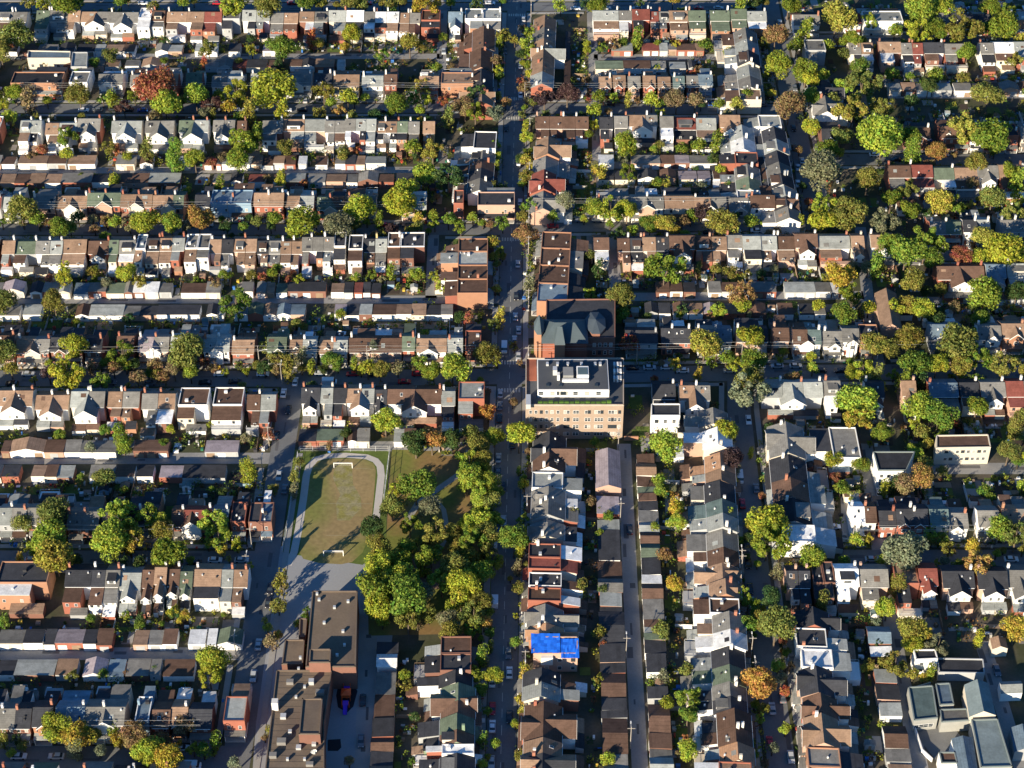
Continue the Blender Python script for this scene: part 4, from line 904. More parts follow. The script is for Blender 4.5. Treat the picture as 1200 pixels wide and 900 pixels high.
def trunkmesh(seed):
    g = random.Random(seed); mb = MB()
    def limb(a, b, r0, r1, k=6):
        d = (Vector(b)-Vector(a)).normalized(); u = d.orthogonal().normalized(); v = d.cross(u)
        P = [Vector(a) + (u*math.cos(i*6.283/k) + v*math.sin(i*6.283/k))*r0 for i in range(k)] + [Vector(b) + (u*math.cos(i*6.283/k) + v*math.sin(i*6.283/k))*r1 for i in range(k)]
        mb.poly(P, [(i, (i+1) % k, k+(i+1) % k, k+i) for i in range(k)])
    limb((0,0,0), (.02,.01,.95), .085, .055)      # unit: 1 = crown base height above ground
    for i in range(5):
        a = g.uniform(0, 6.28); limb((.02,.01,.75+.04*i), (math.cos(a)*.5, math.sin(a)*.5, 1.35+g.uniform(0,.3)), .045, .015, 5)
    limb((.02,.01,.95), (.05,-.04,1.8), .055, .015, 5)
    return mb.make('trunk', [BARK])
CROWNS = dict(round=[leafmesh(i) for i in range(9)], airy=[leafmesh(50+i, 'airy', 3000) for i in range(3)], tall=[leafmesh(80+i, 'tall', 3200) for i in range(2)], cone=[leafmesh(90, 'cone', 2600)])
TRUNKS = [trunkmesh(i) for i in range(3)]
def nearest(x, y):
    best = min(PLACES, key=lambda p: (p[0]-x)**2 + (p[1]-y)**2); dx, dy = x-best[0], y-best[1]
    rel = ('right of' if dx > 0 else 'left of') if abs(dx) > abs(dy)*1.2 else ('above' if dy > 0 else 'below')
    return rel, best[2]
def placelabel(stem, x, y):
    c = sorted(PLACES, key=lambda p: (p[0]-x)**2 + (p[1]-y)**2)[:20]
    for e in ('', 'another ', 'yet another '):
        for best in c:
            dx, dy = x-best[0], y-best[1]
            far = math.hypot(dx, dy)
            lr = 'right of' if dx > 0 else 'left of'; ab = 'above' if dy > 0 else 'below'
            rels = [lr, ab] if abs(dx) > abs(dy)*1.2 else [ab, lr]
            if not e: rels += [f'{ab} and {lr}', 'well ' + rels[0] if far > 12 else 'close ' + rels[0]]
            for r in rels:
                for s_ in (stem, stem.split(' ', 1)[1] if len(stem.split()) > 3 else stem):
                    lab = f'{e}{s_} {r} house {best[2]}'
                    if nwords(lab) <= 16 and unique(lab): return lab
    return ' '.join(f'{stem} {rels[0]} house {c[0][2]}'.split()[:16])
trnd = random.Random(5)
def treeparams(px, py, wpx, c, kind=None):
    wpx = wpx * 1.1; w = wpx / px_per_m(py + 10)
    kind = kind or ('cone' if (c == 'C') else trnd.choice(['round']*5 + ['airy']*2 + (['tall'] if wpx < 26 else [])))
    if c == 'C': c = 'S'
    r = w/2 * (1.06 if kind != 'tall' else 1.25); zs = trnd.uniform(.85, 1.05) if kind != 'tall' else 1.15; hb = max(1.2, min(4.0, r*.75))
    if kind == 'cone': r *= .95; zs = 1.0; hb = r*.6
    cz = hb + r*zs*.75; p = at(px, py, cz)
    col = TREECOL[c]; j = trnd.uniform(.8, 1.2); h = trnd.uniform(-.14, .14)
    return kind, c, w, r, zs, hb, cz, p, (col[0]*j*(1+h), col[1]*j, col[2]*j*(1-h), 1)
def tree(px, py, wpx, c, kind=None, park=None):
    kind, c, w, r, zs, hb, cz, p, col = treeparams(px, py, wpx, c, kind)
    size = 'tiny' if w < 4 else 'small' if w < 6 else 'medium' if w < 9 else 'large' if w < 13 else 'huge'
    shape = dict(round='round', airy='loose', tall='slender', cone='conical')[kind]
    stem = f"{size} {TREEWORD[c]} {shape} tree"
    if park: lab = f'{stem} {park}'; lab = lab if unique(lab) else placelabel(stem, p.x, p.y)
    else: lab = placelabel(stem, p.x, p.y)
    root = thing('conifer' if kind == 'cone' else 'tree', 'tree', (p.x, p.y, 0), 0, label=lab, group='trees in the park' if park else 'trees between the houses')
    t = link('trunk', trnd.choice(TRUNKS), root, (0,0,0), trnd.uniform(0, 6.28), (hb*.9+.3, hb*.9+.3, (cz)/1.35))
    cr = link('crown', trnd.choice(CROWNS[kind]), root, (0, 0, cz), trnd.uniform(0, 6.28), (r, r*trnd.uniform(.9, 1.08), r*zs)); cr.color = col
    return root
TREES = '''
16,42,38,O 0,60,30,O 81,0,38,G 141,2,18,G 270,6,36,L 130,64,20,O 111,73,13,G 244,56,22,O 295,58,14,L 17,107,22,G 34,117,20,B 92,109,28,O 130,115,13,L 184,102,48,R 193,123,36,L 229,112,30,L 248,122,22,P 267,125,18,Y 278,105,28,L 77,160,24,G 48,176,15,R 128,171,20,O 172,178,18,O 206,184,22,G 228,185,26,L 286,166,38,G 279,188,28,G 145,125,18,P 77,180,16,L
315,5,34,O 358,1,24,G 410,2,26,O 425,5,20,O 500,6,32,Y 331,56,32,G 412,39,26,L 480,50,24,O 449,64,18,G 322,104,54,L 379,106,26,O 465,122,28,G 496,100,20,Y 500,115,16,L 491,129,13,L 399,129,16,A 590,42,18,O 586,90,12,G 564,97,16,O 559,110,26,D 545,124,26,B 557,130,24,G 580,132,20,S 584,112,12,Y 335,172,20,O 401,178,16,O 483,172,20,G 507,175,26,O 420,176,11,R 301,160,18,G 500,202,30,L 525,205,34,D 538,213,14,G 577,216,14,O 475,223,30,L
622,36,16,G 620,52,20,L 603,47,12,O 620,76,12,G 657,6,18,L 638,112,26,P 665,110,28,P 703,7,24,G 688,58,10,L 707,56,14,G 748,44,16,G 826,52,16,G 853,62,14,O 703,112,18,G 698,128,20,L 764,117,20,L 793,115,25,B 815,118,20,B 697,146,14,L 617,160,16,L 690,158,12,G 732,170,30,G 737,201,21,G 703,200,20,Y 619,178,12,G 617,206,18,O 820,171,18,G 841,167,18,G 774,170,12,O 798,174,16,G 875,112,18,G 864,122,18,Y 852,45,12,D
924,5,24,G 980,20,42,Y 909,40,28,B 913,76,32,L 943,40,20,G 945,82,30,G 925,124,34,B 952,148,22,L 985,160,26,O 963,200,46,S 970,176,30,G 1011,97,38,O 1010,79,24,G 990,62,16,O 1046,86,18,G 1000,127,40,O 1034,125,26,O 1035,157,52,L 1080,12,36,L 1104,10,28,L 1078,36,32,L 1098,33,28,G 1130,30,42,O 1160,10,24,G 1180,12,22,G 1180,30,36,G 1134,62,22,G 1098,86,20,G 1129,90,16,O 1158,112,34,O 1130,152,42,Y 1165,158,48,G 1098,177,26,A 1068,180,22,G 1190,70,20,O 1192,215,20,L 950,95,22,L 1140,215,16,B
24,246,36,O 68,266,26,G 82,267,16,G 111,268,13,B 172,261,34,L 200,262,26,L 232,256,34,A 285,266,14,G 75,324,20,L 107,318,14,O 150,320,24,L 165,328,18,O 63,353,28,O 4,355,36,O 277,355,34,G 262,322,14,G 295,322,14,O 3,413,34,O 88,405,30,L 78,434,42,L 57,437,20,P 40,445,10,Y 143,414,30,G 221,412,44,O 181,428,18,B 193,440,18,B 161,443,20,B 118,446,24,G 281,428,12,O 268,416,8,G
352,262,42,L 397,262,34,S 420,243,36,L 471,236,38,L 494,246,18,G 459,268,16,P 480,270,12,Y 502,270,8,G 325,313,12,G 351,327,14,L 437,320,14,G 459,319,14,G 487,320,16,L 577,285,18,Y 589,300,10,O 519,334,18,L 347,378,12,O 400,368,14,G 438,410,22,C 489,412,18,C 311,405,18,O 325,420,24,O 353,420,16,S 390,422,22,G 416,426,12,G 508,436,24,G 530,430,32,L 570,413,30,O 545,440,20,L 540,372,16,D
621,240,20,G 663,235,24,S 615,272,26,B 716,245,34,L 735,246,26,L 698,243,22,L 762,261,24,G 778,263,24,Y 822,246,22,P 847,259,36,O 692,300,14,O 779,316,48,G 838,315,14,O 856,318,18,O 876,321,14,O 892,320,12,D 621,336,16,S 693,345,18,G 728,346,32,O 730,368,18,G 870,343,34,B 868,357,22,L 840,362,22,L 643,400,14,G 666,397,14,D 737,402,26,R 826,401,42,Y 878,396,34,L 851,420,20,G 880,421,32,G 818,440,12,Y 878,446,34,O 800,362,16,D
937,257,16,L 965,238,34,L 962,260,34,L 998,250,42,O 1037,258,36,S 1065,247,26,G 1100,236,34,Y 1121,240,24,G 1163,233,32,O 1193,232,20,L 1062,296,40,G 1085,285,42,G 1092,302,28,G 1128,298,26,R 1148,302,24,L 1180,293,46,L 1150,277,30,Y 981,323,36,Y 1072,330,30,O 1064,356,26,O 1151,343,46,L 1104,338,16,O 1025,402,30,O 1040,408,26,O 1012,433,26,L 1065,394,32,O 1070,425,40,G 1098,428,28,L 1118,402,46,O 1145,420,34,G 1176,425,34,O 960,358,16,L 918,412,12,L
120,561,28,O 25,614,26,O 59,630,44,L 64,650,44,Y 62,602,38,O 140,606,44,L 130,634,44,L 150,628,36,Y 172,605,34,L 188,622,30,O 196,652,42,G 250,611,34,L 256,628,28,L 143,515,22,G 123,503,14,G 200,503,12,L 247,497,10,L 290,553,22,L 70,508,14,G 350,542,14,O 345,560,14,O 345,575,12,S 451,491,32,L 386,522,8,B
487,517,30,D 506,515,28,A 530,515,28,D 572,482,20,A 560,520,28,O 566,538,26,O 563,570,26,L 567,548,22,L 487,568,40,G 465,572,20,L 459,592,30,O 504,594,26,S 512,622,32,O 530,625,24,O 562,612,32,L 552,634,36,G 437,618,30,D 445,640,30,O 447,660,36,L 475,642,24,G 488,637,16,Y 437,690,44,G 445,710,34,L 480,700,50,G 470,675,34,L 448,728,16,L 478,725,30,O 489,730,16,B 526,725,26,S 555,718,32,O 567,730,18,A 545,684,40,L 565,670,28,G 575,740,14,G 497,660,22,G 540,700,26,O
474,790,14,L 478,802,14,O 555,790,22,L 580,790,22,L 409,892,14,B 329,683,20,O 326,709,20,O 318,752,20,B 360,714,9,G 349,730,11,G 608,509,34,L 602,632,34,G 779,525,38,L 850,503,30,L 877,455,48,S 857,538,26,P 859,563,12,L 772,563,16,L 774,575,16,G 671,601,18,O 703,598,10,G 793,596,16,L 793,612,22,L 770,632,10,O 778,650,18,B 703,625,11,G 693,640,9,G 900,615,46,L 900,632,44,G 867,633,12,G 697,518,12,G
1003,472,50,L 1008,492,34,Y 1033,505,24,G 1080,478,38,L 1100,488,38,G 1145,475,28,G 1082,507,20,O 1087,520,16,Y 1193,497,22,O 1182,530,26,O 978,540,24,L 1008,545,22,G 1064,567,28,B 1082,560,32,A 1037,572,14,L 1004,583,20,O 985,572,20,G 1064,648,50,S 1097,661,14,Y 1170,618,32,L 1192,625,36,O 1144,657,36,A 950,652,32,L 989,658,16,G 911,668,18,C 962,577,16,D
250,773,36,L 245,790,30,L 204,716,16,L 148,720,12,L 164,732,14,G 105,725,12,G 210,728,8,Y 68,850,38,L 90,860,36,Y 105,862,24,O 133,857,16,G 160,860,34,B 175,880,38,L 200,890,38,Y 215,852,28,B 253,868,16,G 85,792,16,O 120,790,14,G 5,730,14,G 275,895,18,S
608,688,16,O 682,690,16,O 872,698,22,L 877,730,24,G 895,728,24,O 889,800,42,A 775,737,20,O 777,792,20,C 780,824,18,L 808,818,30,L 806,838,24,G 712,888,18,L 703,742,18,O 610,820,16,Y 702,795,14,O 805,785,18,O 805,880,26,L 790,683,22,Y 884,826,12,G 910,732,46,O 905,700,26,D 1040,712,26,L 1070,735,34,Y 1080,745,28,Y 1070,757,24,L 1100,755,28,S 1050,777,32,O 1020,778,14,O 1070,790,16,Y 1082,793,12,Y 1190,735,34,Y 1148,748,14,L 965,705,18,O
'''
def leaf_material_from_attribute():
    m = LEAF.copy(); m.name = 'leaves_mixed'; nt = m.node_tree
    at_ = nt.nodes.new('ShaderNodeAttribute'); at_.attribute_name = 'tint'
    h = [n for n in nt.nodes if n.type == 'HUE_SAT'][0]; nt.links.new(at_.outputs['Color'], h.inputs['Color']); return m
ALLT = []
for tk in TREES.split():
    x, y, w, c = tk.split(','); ALLT.append((float(x), float(y), float(w), c))
mrnd = random.Random(31)
def crowd(n, x0, x1, y0, y1, w0, w1, cols, gap=.62, ok=None):
    k = 0; tries = 0
    while k < n and tries < n*40:
        tries += 1; x, y, w = mrnd.uniform(x0, x1), mrnd.uniform(y0, y1), mrnd.uniform(w0, w1)
        if ok and not ok(x, y): continue
        if any((x-t[0])**2 + (y-t[1])**2 < ((w+t[2])/2*gap)**2 for t in ALLT): continue
        ALLT.append((x, y, w, mrnd.choice(cols))); k += 1
crowd(44, 930, 1215, 5, 440, 14, 30, 'GOLGOLSGLD', .62, lambda x, y: x > 905 + y*.2)
crowd(26, 1000, 1215, 440, 800, 12, 22, 'GOLGOLSL')
crowd(20, 455, 580, 570, 740, 18, 36, 'GLOGLOS', .5, lambda x, y: not (458 < x < 552 and 515 < y < 612))
crowd(14, 546, 580, 505, 740, 16, 30, 'GLO', .45)
for yy, xa, xb in ((117,-5,590),(134,0,590),(257,0,590),(262,0,590),(428,0,560),(434,0,560),(644,0,290),(660,0,270),(880,0,260),(870,0,250),(3,0,590),(3,610,900),(118,610,860),(134,700,860),(256,620,940),(270,700,940),(428,740,1010),(446,880,1200),(645,1000,1200),(662,1000,1200),(50,940,1200),(190,1020,1200)):
    crowd(int((xb-xa)/42), xa, xb, yy-5, yy+5, 9, 21, 'GLOLOYSGDB', .6)
for xa, xb, ya, yb, n in ((578,586,20,240,9),(612,622,20,340,15),(578,586,280,430,6),(610,620,520,900,16),(562,576,745,900,7),(905,935,500,900,12),(850,862,480,640,5),(875,895,660,890,9),(600,612,400,520,3),(310,330,690,890,6),(355,362,695,760,3)):
    crowd(n, xa, xb, ya, yb, 8, 18, 'GLOLOYSGB', .6)
ALLT.sort(key=lambda t: -t[2])
for (x, y, w, c) in ALLT[:298]:
    park = None
    if 428 < x < 585 and 500 < y < 745:
        park = ('by the avenue side of the park' if x > 540 else 'by the field side of the park' if x < 470 else 'in the middle of the park') + (', north part' if y < 580 else ', centre part' if y < 665 else ', south part')
    tree(x, y, w, c, park=park)
def joined_trees(name, specs, label):
    VS, CS = [], []
    for (x, y, w, c) in specs:
        kind, c, w, r, zs, hb, cz, p, col = treeparams(x, y, w, c); me = trnd.choice(CROWNS[kind]); n = len(me.vertices)
        co = np.empty(n*3, dtype=np.float32); me.vertices.foreach_get('co', co); co = co.reshape(-1, 4, 3)[::4].copy()
        cen = co.mean(axis=1, keepdims=True); co = cen + (co - cen)*1.6
        co = co.reshape(-1, 3)*np.array([r, r, r*zs]) + np.array([p.x, p.y, cz]); VS.append(co); CS.append(np.tile(np.array(col), (len(co), 1)))
        k = 5; tr_ = np.array([[p.x + dx*.2, p.y + dy*.2, z_] for z_ in (0, cz) for dx, dy in ((-1,-1),(1,-1),(1,1),(-1,1))])
        q = tr_[[0,1,5,4, 1,2,6,5, 2,3,7,6, 3,0,4,7]]; VS.append(q); CS.append(np.tile(np.array([.1,.08,.06,1]), (16, 1)))
    V = np.vstack(VS).astype(np.float32); n = len(V)//4; m = bpy.data.meshes.new(name); m.vertices.add(4*n); m.vertices.foreach_set('co', V.ravel())
    m.loops.add(4*n); m.loops.foreach_set('vertex_index', np.arange(4*n, dtype=np.int32)); m.polygons.add(n); m.polygons.foreach_set('loop_start', np.arange(0, 4*n, 4, dtype=np.int32)); m.update(calc_edges=True)
    ca = m.color_attributes.new('tint', 'FLOAT_COLOR', 'POINT'); ca.data.foreach_set('color', np.vstack(CS).astype(np.float32).ravel())
    m.materials.append(leaf_material_from_attribute()); o = bpy.data.objects.new(name, m); C.objects.link(o); o['kind'] = 'stuff'; o['label'] = label
brnd = random.Random(77); extra = []
for (cx, cy, ca, sa, a, b, v0, v1, kind) in YARDS:      # slim young trees in the gardens
    if brnd.random() > .42: continue
    u = brnd.uniform(a, b); v = brnd.uniform(v0, v1); x = cx + u*ca - v*sa; y = cy + u*sa + v*ca
    if not (330 < y < 830) or abs(x) > y*.31: continue
    d = y*math.cos(PITCH) + CAM_H*math.sin(PITCH); extra.append((600 + FPX*x/d, 450 - FPX*((y*math.sin(PITCH) - (CAM_H-2.5)*math.cos(PITCH))/d), brnd.uniform(7, 15), brnd.choice('GGLLODDYSBR')))
joined_trees('small_trees', ALLT[298:] + extra, 'small garden trees scattered between the houses')

# ------------------------------------------------------------------ small garden greenery: nobody could count it
GRID = {}
def cells(f):
    cx, cy, ca, sa, u0, u1, v0, v1 = f; X = []; Y = []
    for u in (u0, u1):
        for v in (v0, v1): X.append(cx + u*ca - v*sa); Y.append(cy + u*sa + v*ca)
    for i in range(int(min(X)//12), int(max(X)//12)+1):
        for j in range(int(min(Y)//12), int(max(Y)//12)+1): yield (i, j)
for f in FOOT:
    for c in cells(f): GRID.setdefault(c, []).append(f)
def inside_building(x, y, m=0):
    for (cx, cy, ca, sa, u0, u1, v0, v1) in GRID.get((int(x//12), int(y//12)), ()):
        dx, dy = x-cx, y-cy; u = dx*ca + dy*sa; v = -dx*sa + dy*ca
        if u0-m < u < u1+m and v0-m < v < v1+m: return True
    return False
def on_road(x, y, m): return near_road(Vector((x, y, 0)), -1, m)
grnd = random.Random(21)
pts = []
PATCH = {k: MB() for k in ('lawn', 'paving', 'garden_bed', 'decking', 'gravel')}; paths = MB(); lawn = PATCH['lawn']
junk = []; SHEDS = []
for (cx, cy, ca, sa, a, b, v0, v1, kind) in YARDS:
    w = b - a
    def wp(u, v): return (cx + u*ca - v*sa, cy + u*sa + v*ca)
    q0 = wp((a+b)/2, (v0+v1)/2)
    if abs(q0[0]) > 420: continue
    if kind == 'rear': v1 += 1.5
    vv = v0 - .6; first = True
    while vv < v1:
        ve = min(v1 + .4, vv + grnd.uniform(1.6, 5.0) * (1 if kind == 'rear' else .8))
        split = [a + .12, b - .12] if grnd.random() < .55 else [a + .12, a + w*grnd.uniform(.3, .7), b - .12]
        for p_, q_ in zip(split[:-1], split[1:]):
            if any(inside_building(*wp(u, v)) or on_road(*wp(u, v), .3) for u in (p_, q_) for v in (vv, ve)): continue
            k = grnd.choice(('lawn', 'lawn', 'paving', 'garden_bed', 'decking', 'gravel') if kind == 'rear' else ('lawn', 'lawn', 'garden_bed', 'paving'))
            if first and kind == 'rear': k = grnd.choice(('decking', 'paving', 'paving', 'gravel'))
            z_ = .1 + grnd.uniform(0, .3) if k == 'decking' else .03
            q = [wp(p_, vv), wp(q_, vv), wp(q_, ve), wp(p_, ve)]
            PATCH[k].poly([(x, y, z_) for x, y in q], [(0,1,2,3)])
        vv = ve; first = False
    uu = a + w*grnd.choice((.2, .8))
    if kind == 'front':
        q = [wp(uu-.45, v0 - 1), wp(uu+.45, v0 - 1), wp(uu+.45, v1+2), wp(uu-.45, v1+2)]
        if not any(on_road(x, y, .2) for x, y in q): paths.poly([(x, y, .05) for x, y in q], [(0,1,2,3)])
    if kind == 'rear' and grnd.random() < .42 and len(SHEDS) < 240 and 335 < q0[1] < 790 and abs(q0[0]) < q0[1]*.3:
        u = grnd.uniform(a+1.2, b-1.2); v = grnd.uniform(v0+2.5, v1-1); x, y = wp(u, v)
        if not inside_building(x, y, 1.6) and not on_road(x, y, 1.8): SHEDS.append((x, y, math.atan2(sa, ca)))
    for _ in range(int(w * (1.1 if kind == 'rear' else .5))):
        x, y = wp(grnd.uniform(a, b), grnd.uniform(v0-1, v1+1))
        if not inside_building(x, y, .4) and not on_road(x, y, .5): junk.append((x, y, math.atan2(sa, ca)))
    for _ in range(int(w * (1.1 if kind == 'rear' else .8))):
        x, y = wp(grnd.uniform(a, b), grnd.uniform(v0-.5, v1+1))
        if not inside_building(x, y, .3) and not on_road(x, y, .5): pts.append((x, y, grnd.uniform(.5, 1.9)))
# the remaining open ground between the plots
PARKS = [[(344,520),(585,520),(585,748),(430,990),(285,990),(300,760)]]
def in_px(x, y, poly):
    P = [at(*q) for q in poly]; c = False; j = len(P)-1
    for i in range(len(P)):
        if (P[i].y > y) != (P[j].y > y) and x < (P[j].x-P[i].x)*(y-P[i].y)/(P[j].y-P[i].y)+P[i].x: c = not c
        j = i
    return c
YC = [(1070,846),(1100,846),(1116,850),(1128,866),(1120,880),(1100,895),(1080,870)]
for _ in range(9000):
    y = grnd.uniform(325, 830); x = grnd.uniform(-1, 1) * (y*.30 + 8)
    if inside_building(x, y, 1.2) or on_road(x, y, 2.4) or in_px(x, y, PARKS[0]) or in_px(x, y, YC): continue
    r_ = grnd.random()
    if r_ < .45: pts.append((x, y, grnd.uniform(.6, 1.9)))
    elif r_ < .75:
        hw, hl = grnd.uniform(1, 3), grnd.uniform(1.5, 4)
        if not any(inside_building(x+i, y+j) or on_road(x+i, y+j, .4) for i in (-hw, hw) for j in (-hl, hl)):
            PATCH[grnd.choice(('lawn','paving','garden_bed','gravel','lawn'))].box(x-hw, x+hw, y-hl, y+hl, 0, grnd.uniform(.055, .09))
    else: junk.append((x, y, 0))
for k, m_ in (('paving', PAVE), ('garden_bed', mat('soil', (.06,.045,.035), .95, .3)), ('decking', WOOD), ('gravel', mat('gravel_ground', (.2,.18,.16), .95, .25))):
    if PATCH[k].V: structure(k, PATCH[k], [m_])
sheet('driveway', [(985,582),(1000,578),(1004,632),(987,634)], .02, PAVE); sheet('driveway', [(1020,390),(1008,350),(1040,350),(1040,392)], .008, LANEM)
sheet('yard_paving', YC, .02, mat('yard_concrete', (.17,.17,.165), .9, .3, .2, .2))
jm = MB(); jrnd = random.Random(8)
for (x, y, an) in junk[:6500]:
    hx, hy, h = jrnd.uniform(.15, .7), jrnd.uniform(.15, .7), jrnd.choice((.4, .7, .9, 1.2)); c_, s_ = math.cos(an), math.sin(an); k = jrnd.choice((0,0,1,1,2,2,3,4,5,6,7,8,0,2))
    z0 = 0 if h > .5 else .35
    P_ = [(x + u*c_ - v*s_, y + u*s_ + v*c_) for u, v in ((-hx,-hy),(hx,-hy),(hx,hy),(-hx,hy))]
    jm.poly([(p, q, z0) for p, q in P_] + [(p, q, h) for p, q in P_], [(4,5,6,7),(0,1,5,4),(1,2,6,5),(2,3,7,6),(3,0,4,7)], k)
jo = link('garden_clutter', jm.make('garden_clutter', [TRIM, WOOD, CONC, DARK, mat('clutter_blue', (.05,.16,.45)), mat('clutter_red', (.4,.06,.04)), mat('clutter_green', (.03,.14,.09)), mat('clutter_yellow', (.5,.35,.06)), METAL]))
jo['kind'] = 'stuff'; jo['label'] = 'small garden furniture, bins and boxes scattered through the yards'
for i, (x, y, an) in enumerate(SHEDS):
    c = jrnd.choice('wgbctu'); rc = jrnd.choice('gkbste'); h = jrnd.uniform(1.9, 2.3); w, d = jrnd.uniform(1.0, 1.5), jrnd.uniform(.9, 1.3)
    r = thing('garden_shed', 'shed', (x, y, 0), an + jrnd.choice((0, math.pi/2)), label=placelabel(f'{ROOFNAME[rc]} roofed garden shed', x, y), group='garden sheds')
    link('wall', MB().prism([(-w,0),(w,0),(w,h),(0,h+.5),(-w,h)], -d, d, 'v').make('wall', [wallmat(c)]), r)
    link('roof', MB().prism([(-w-.15,h-.06),(0,h+.52),(0,h+.6),(-w-.15,h+.04)], -d-.1, d+.1, 'v').prism([(0,h+.52),(w+.15,h-.06),(w+.15,h+.04),(0,h+.6)], -d-.1, d+.1, 'v').make('roof', [roofmat(rc)]), r)
    link('door', boxmesh('door', WOOD), r, (0, -d-.01, .05), 0, (.8, .06, 1.7))
structure('lawn', lawn, [LAWN]); structure('garden_path', paths, [PAVE])
grnd.shuffle(pts); pts = pts[:9000]
def bushes(name, pts, cols, per, label):
    g = np.random.default_rng(4); n = len(pts)*per; P = np.array(pts); k = np.repeat(np.arange(len(pts)), per)
    nd = g.normal(size=(n, 3)); nd /= np.linalg.norm(nd, axis=1)[:, None]; rad = P[k, 2]
    hz = g.uniform(.6, 1.5, len(pts))[k]
    C0 = np.stack([P[k, 0], P[k, 1], rad*hz*.8], 1) + nd*np.stack([rad, rad, rad*hz], 1)*g.uniform(.6, 1.05, (n, 1)); C0[:, 2] = np.maximum(C0[:, 2], .1)
    nn = nd + g.normal(size=(n, 3))*.5; nn /= np.linalg.norm(nn, axis=1)[:, None]; U = np.cross(nn, g.normal(size=(n, 3))); U /= np.linalg.norm(U, axis=1)[:, None]; V = np.cross(nn, U)
    s = g.uniform(.16, .34, n)[:, None]; vt = np.stack([C0-U*s, C0-V*s, C0+U*s, C0+V*s], 1).reshape(-1, 3)
    m = bpy.data.meshes.new(name); m.vertices.add(4*n); m.vertices.foreach_set('co', vt.ravel()); m.loops.add(4*n); m.loops.foreach_set('vertex_index', np.arange(4*n, dtype=np.int32))
    m.polygons.add(n); m.polygons.foreach_set('loop_start', np.arange(0, 4*n, 4, dtype=np.int32)); m.update(calc_edges=True)
    m.materials.append(LEAF); o = bpy.data.objects.new(name, m); C.objects.link(o); o.color = (*cols, 1); o['kind'] = 'stuff'; o['label'] = label
gs = [[], [], [], []]
for p in pts: gs[grnd.choice((0, 0, 1, 1, 2, 3))].append(p)
for i, (nm, c, lb) in enumerate((('shrubbery', (.13,.19,.03), 'green shrubs filling the gardens between the houses'), ('undergrowth', (.26,.28,.04), 'yellow-green bushes filling the gardens between the houses'),
                             ('hedge_foliage', (.06,.10,.03), 'dark green hedges filling the gardens between the houses'), ('autumn_undergrowth', (.20,.11,.04), 'brown and russet bushes in the gardens between the houses'))):
    bushes(nm, gs[i], c, 30, lb)

# ------------------------------------------------------------------ yard fences
frnd = random.Random(9); nf = 0
FEN = {}
for idx, (cx, cy, ca, sa, a, b, v0, v1, kind) in enumerate(sorted(YARDS, key=lambda q: q[1])):
    if kind != 'rear' or nf >= 285: continue
    mid = (cx + a*ca - (v0+3)*sa, cy + a*sa + (v0+3)*ca)
    if abs(mid[0]) > mid[1]*.30 + 15 or not (330 < mid[1] < 800): continue
    if frnd.random() < .3: continue
    ln = frnd.uniform(5, 9); v1 = v0 - 1 + ln
    if any(inside_building(cx + a*ca - v*sa, cy + a*sa + v*ca, .1) or on_road(cx + a*ca - v*sa, cy + a*sa + v*ca, .3) for v in (v0, (v0+v1)/2, v1)): continue
    fc = frnd.choice([('weathered wooden', WOOD), ('pale', CONC), ('white', TRIM), ('brown', mat('brown_fence', (.16,.09,.06), .9, .2))])
    q = (cx + a*ca - v0*sa, cy + a*sa + v0*ca); key = (round(q[0]/1.5), round(q[1]/1.5))
    if key in FEN: continue
    FEN[key] = 1
    r = thing('garden_fence', 'fence', (q[0], q[1], 0), math.atan2(sa, ca), label=placelabel(f'{fc[0]} garden fence', mid[0], mid[1]), group='fences between the gardens')
    h = frnd.uniform(1.4, 1.9)
    link('fence_panel', boxmesh('fence_panel', fc[1]), r, (0, ln/2, .05), 0, (.07, ln, h))
    pm = MB()
    for t_ in range(int(ln/2.2)+1): pm.box(-.09, .09, t_*2.2-.07, t_*2.2+.07, 0, h+.12)
    link('fence_post', pm.make('fence_post', [fc[1]]), r)['kind'] = 'stuff'; nf += 1

# ------------------------------------------------------------------ cars
CARC = dict(w=(.75,.76,.78), s=(.42,.44,.46), k=(.02,.02,.025), g=(.14,.15,.17), r=(.45,.02,.03), b=(.03,.10,.32), t=(.3,.26,.2))
CARW = dict(w='white', s='silver', k='black', g='grey', r='red', b='blue', t='beige')
RUB = mat('tyre_rubber', (.02,.02,.02), .9, .1)
def paint(c): return mat('car_paint_' + CARW[c], CARC[c], .25, .03, 1, .02, spec=.6)
def car_meshes(kind):
    def f():
        if kind == 'van':
            prof = [(-2.6,.35),(-2.6,1.1),(-2.1,1.35),(-1.5,2.25),(2.5,2.3),(2.6,.35)]; gl = None; hw = 1.0
            body = lambda m: MB().prism(prof, -hw, hw).make('body', [m])
            glass = MB().prism([(-2.12,1.36),(-1.6,2.12),(-1.35,2.12),(-1.35,1.3)], -hw-.01, hw+.01).make('window', [GLASS])
        else:
            prof = [(-2.25,.35),(-2.25,.72),(-2.1,.85),(-1.1,.98),(1.5,1.0),(2.15,.95),(2.25,.8),(2.25,.35)]; hw = .9
            def body(m):
                b = MB().prism(prof, -hw, hw); b.poly([(-.66,-.35,1.44),(.66,-.35,1.44),(.68,1.15,1.46),(-.68,1.15,1.46),(-.66,-.35,1.40),(.66,-.35,1.40),(.68,1.15,1.40),(-.68,1.15,1.40)], [(0,1,2,3),(0,1,5,4),(1,2,6,5),(2,3,7,6),(3,0,4,7)]); return b.make('body', [m])
            glass = MB().poly([(-.8,-1.15,.97),(.8,-1.15,.97),(.82,1.75,.99),(-.82,1.75,.99),(-.65,-.35,1.4),(.65,-.35,1.4),(.67,1.15,1.42),(-.67,1.15,1.42)], [(0,1,5,4),(1,2,6,5),(2,3,7,6),(3,0,4,7),(4,5,6,7)]).make('window', [GLASS])
        return body, glass
    return cached(('car', kind), f)
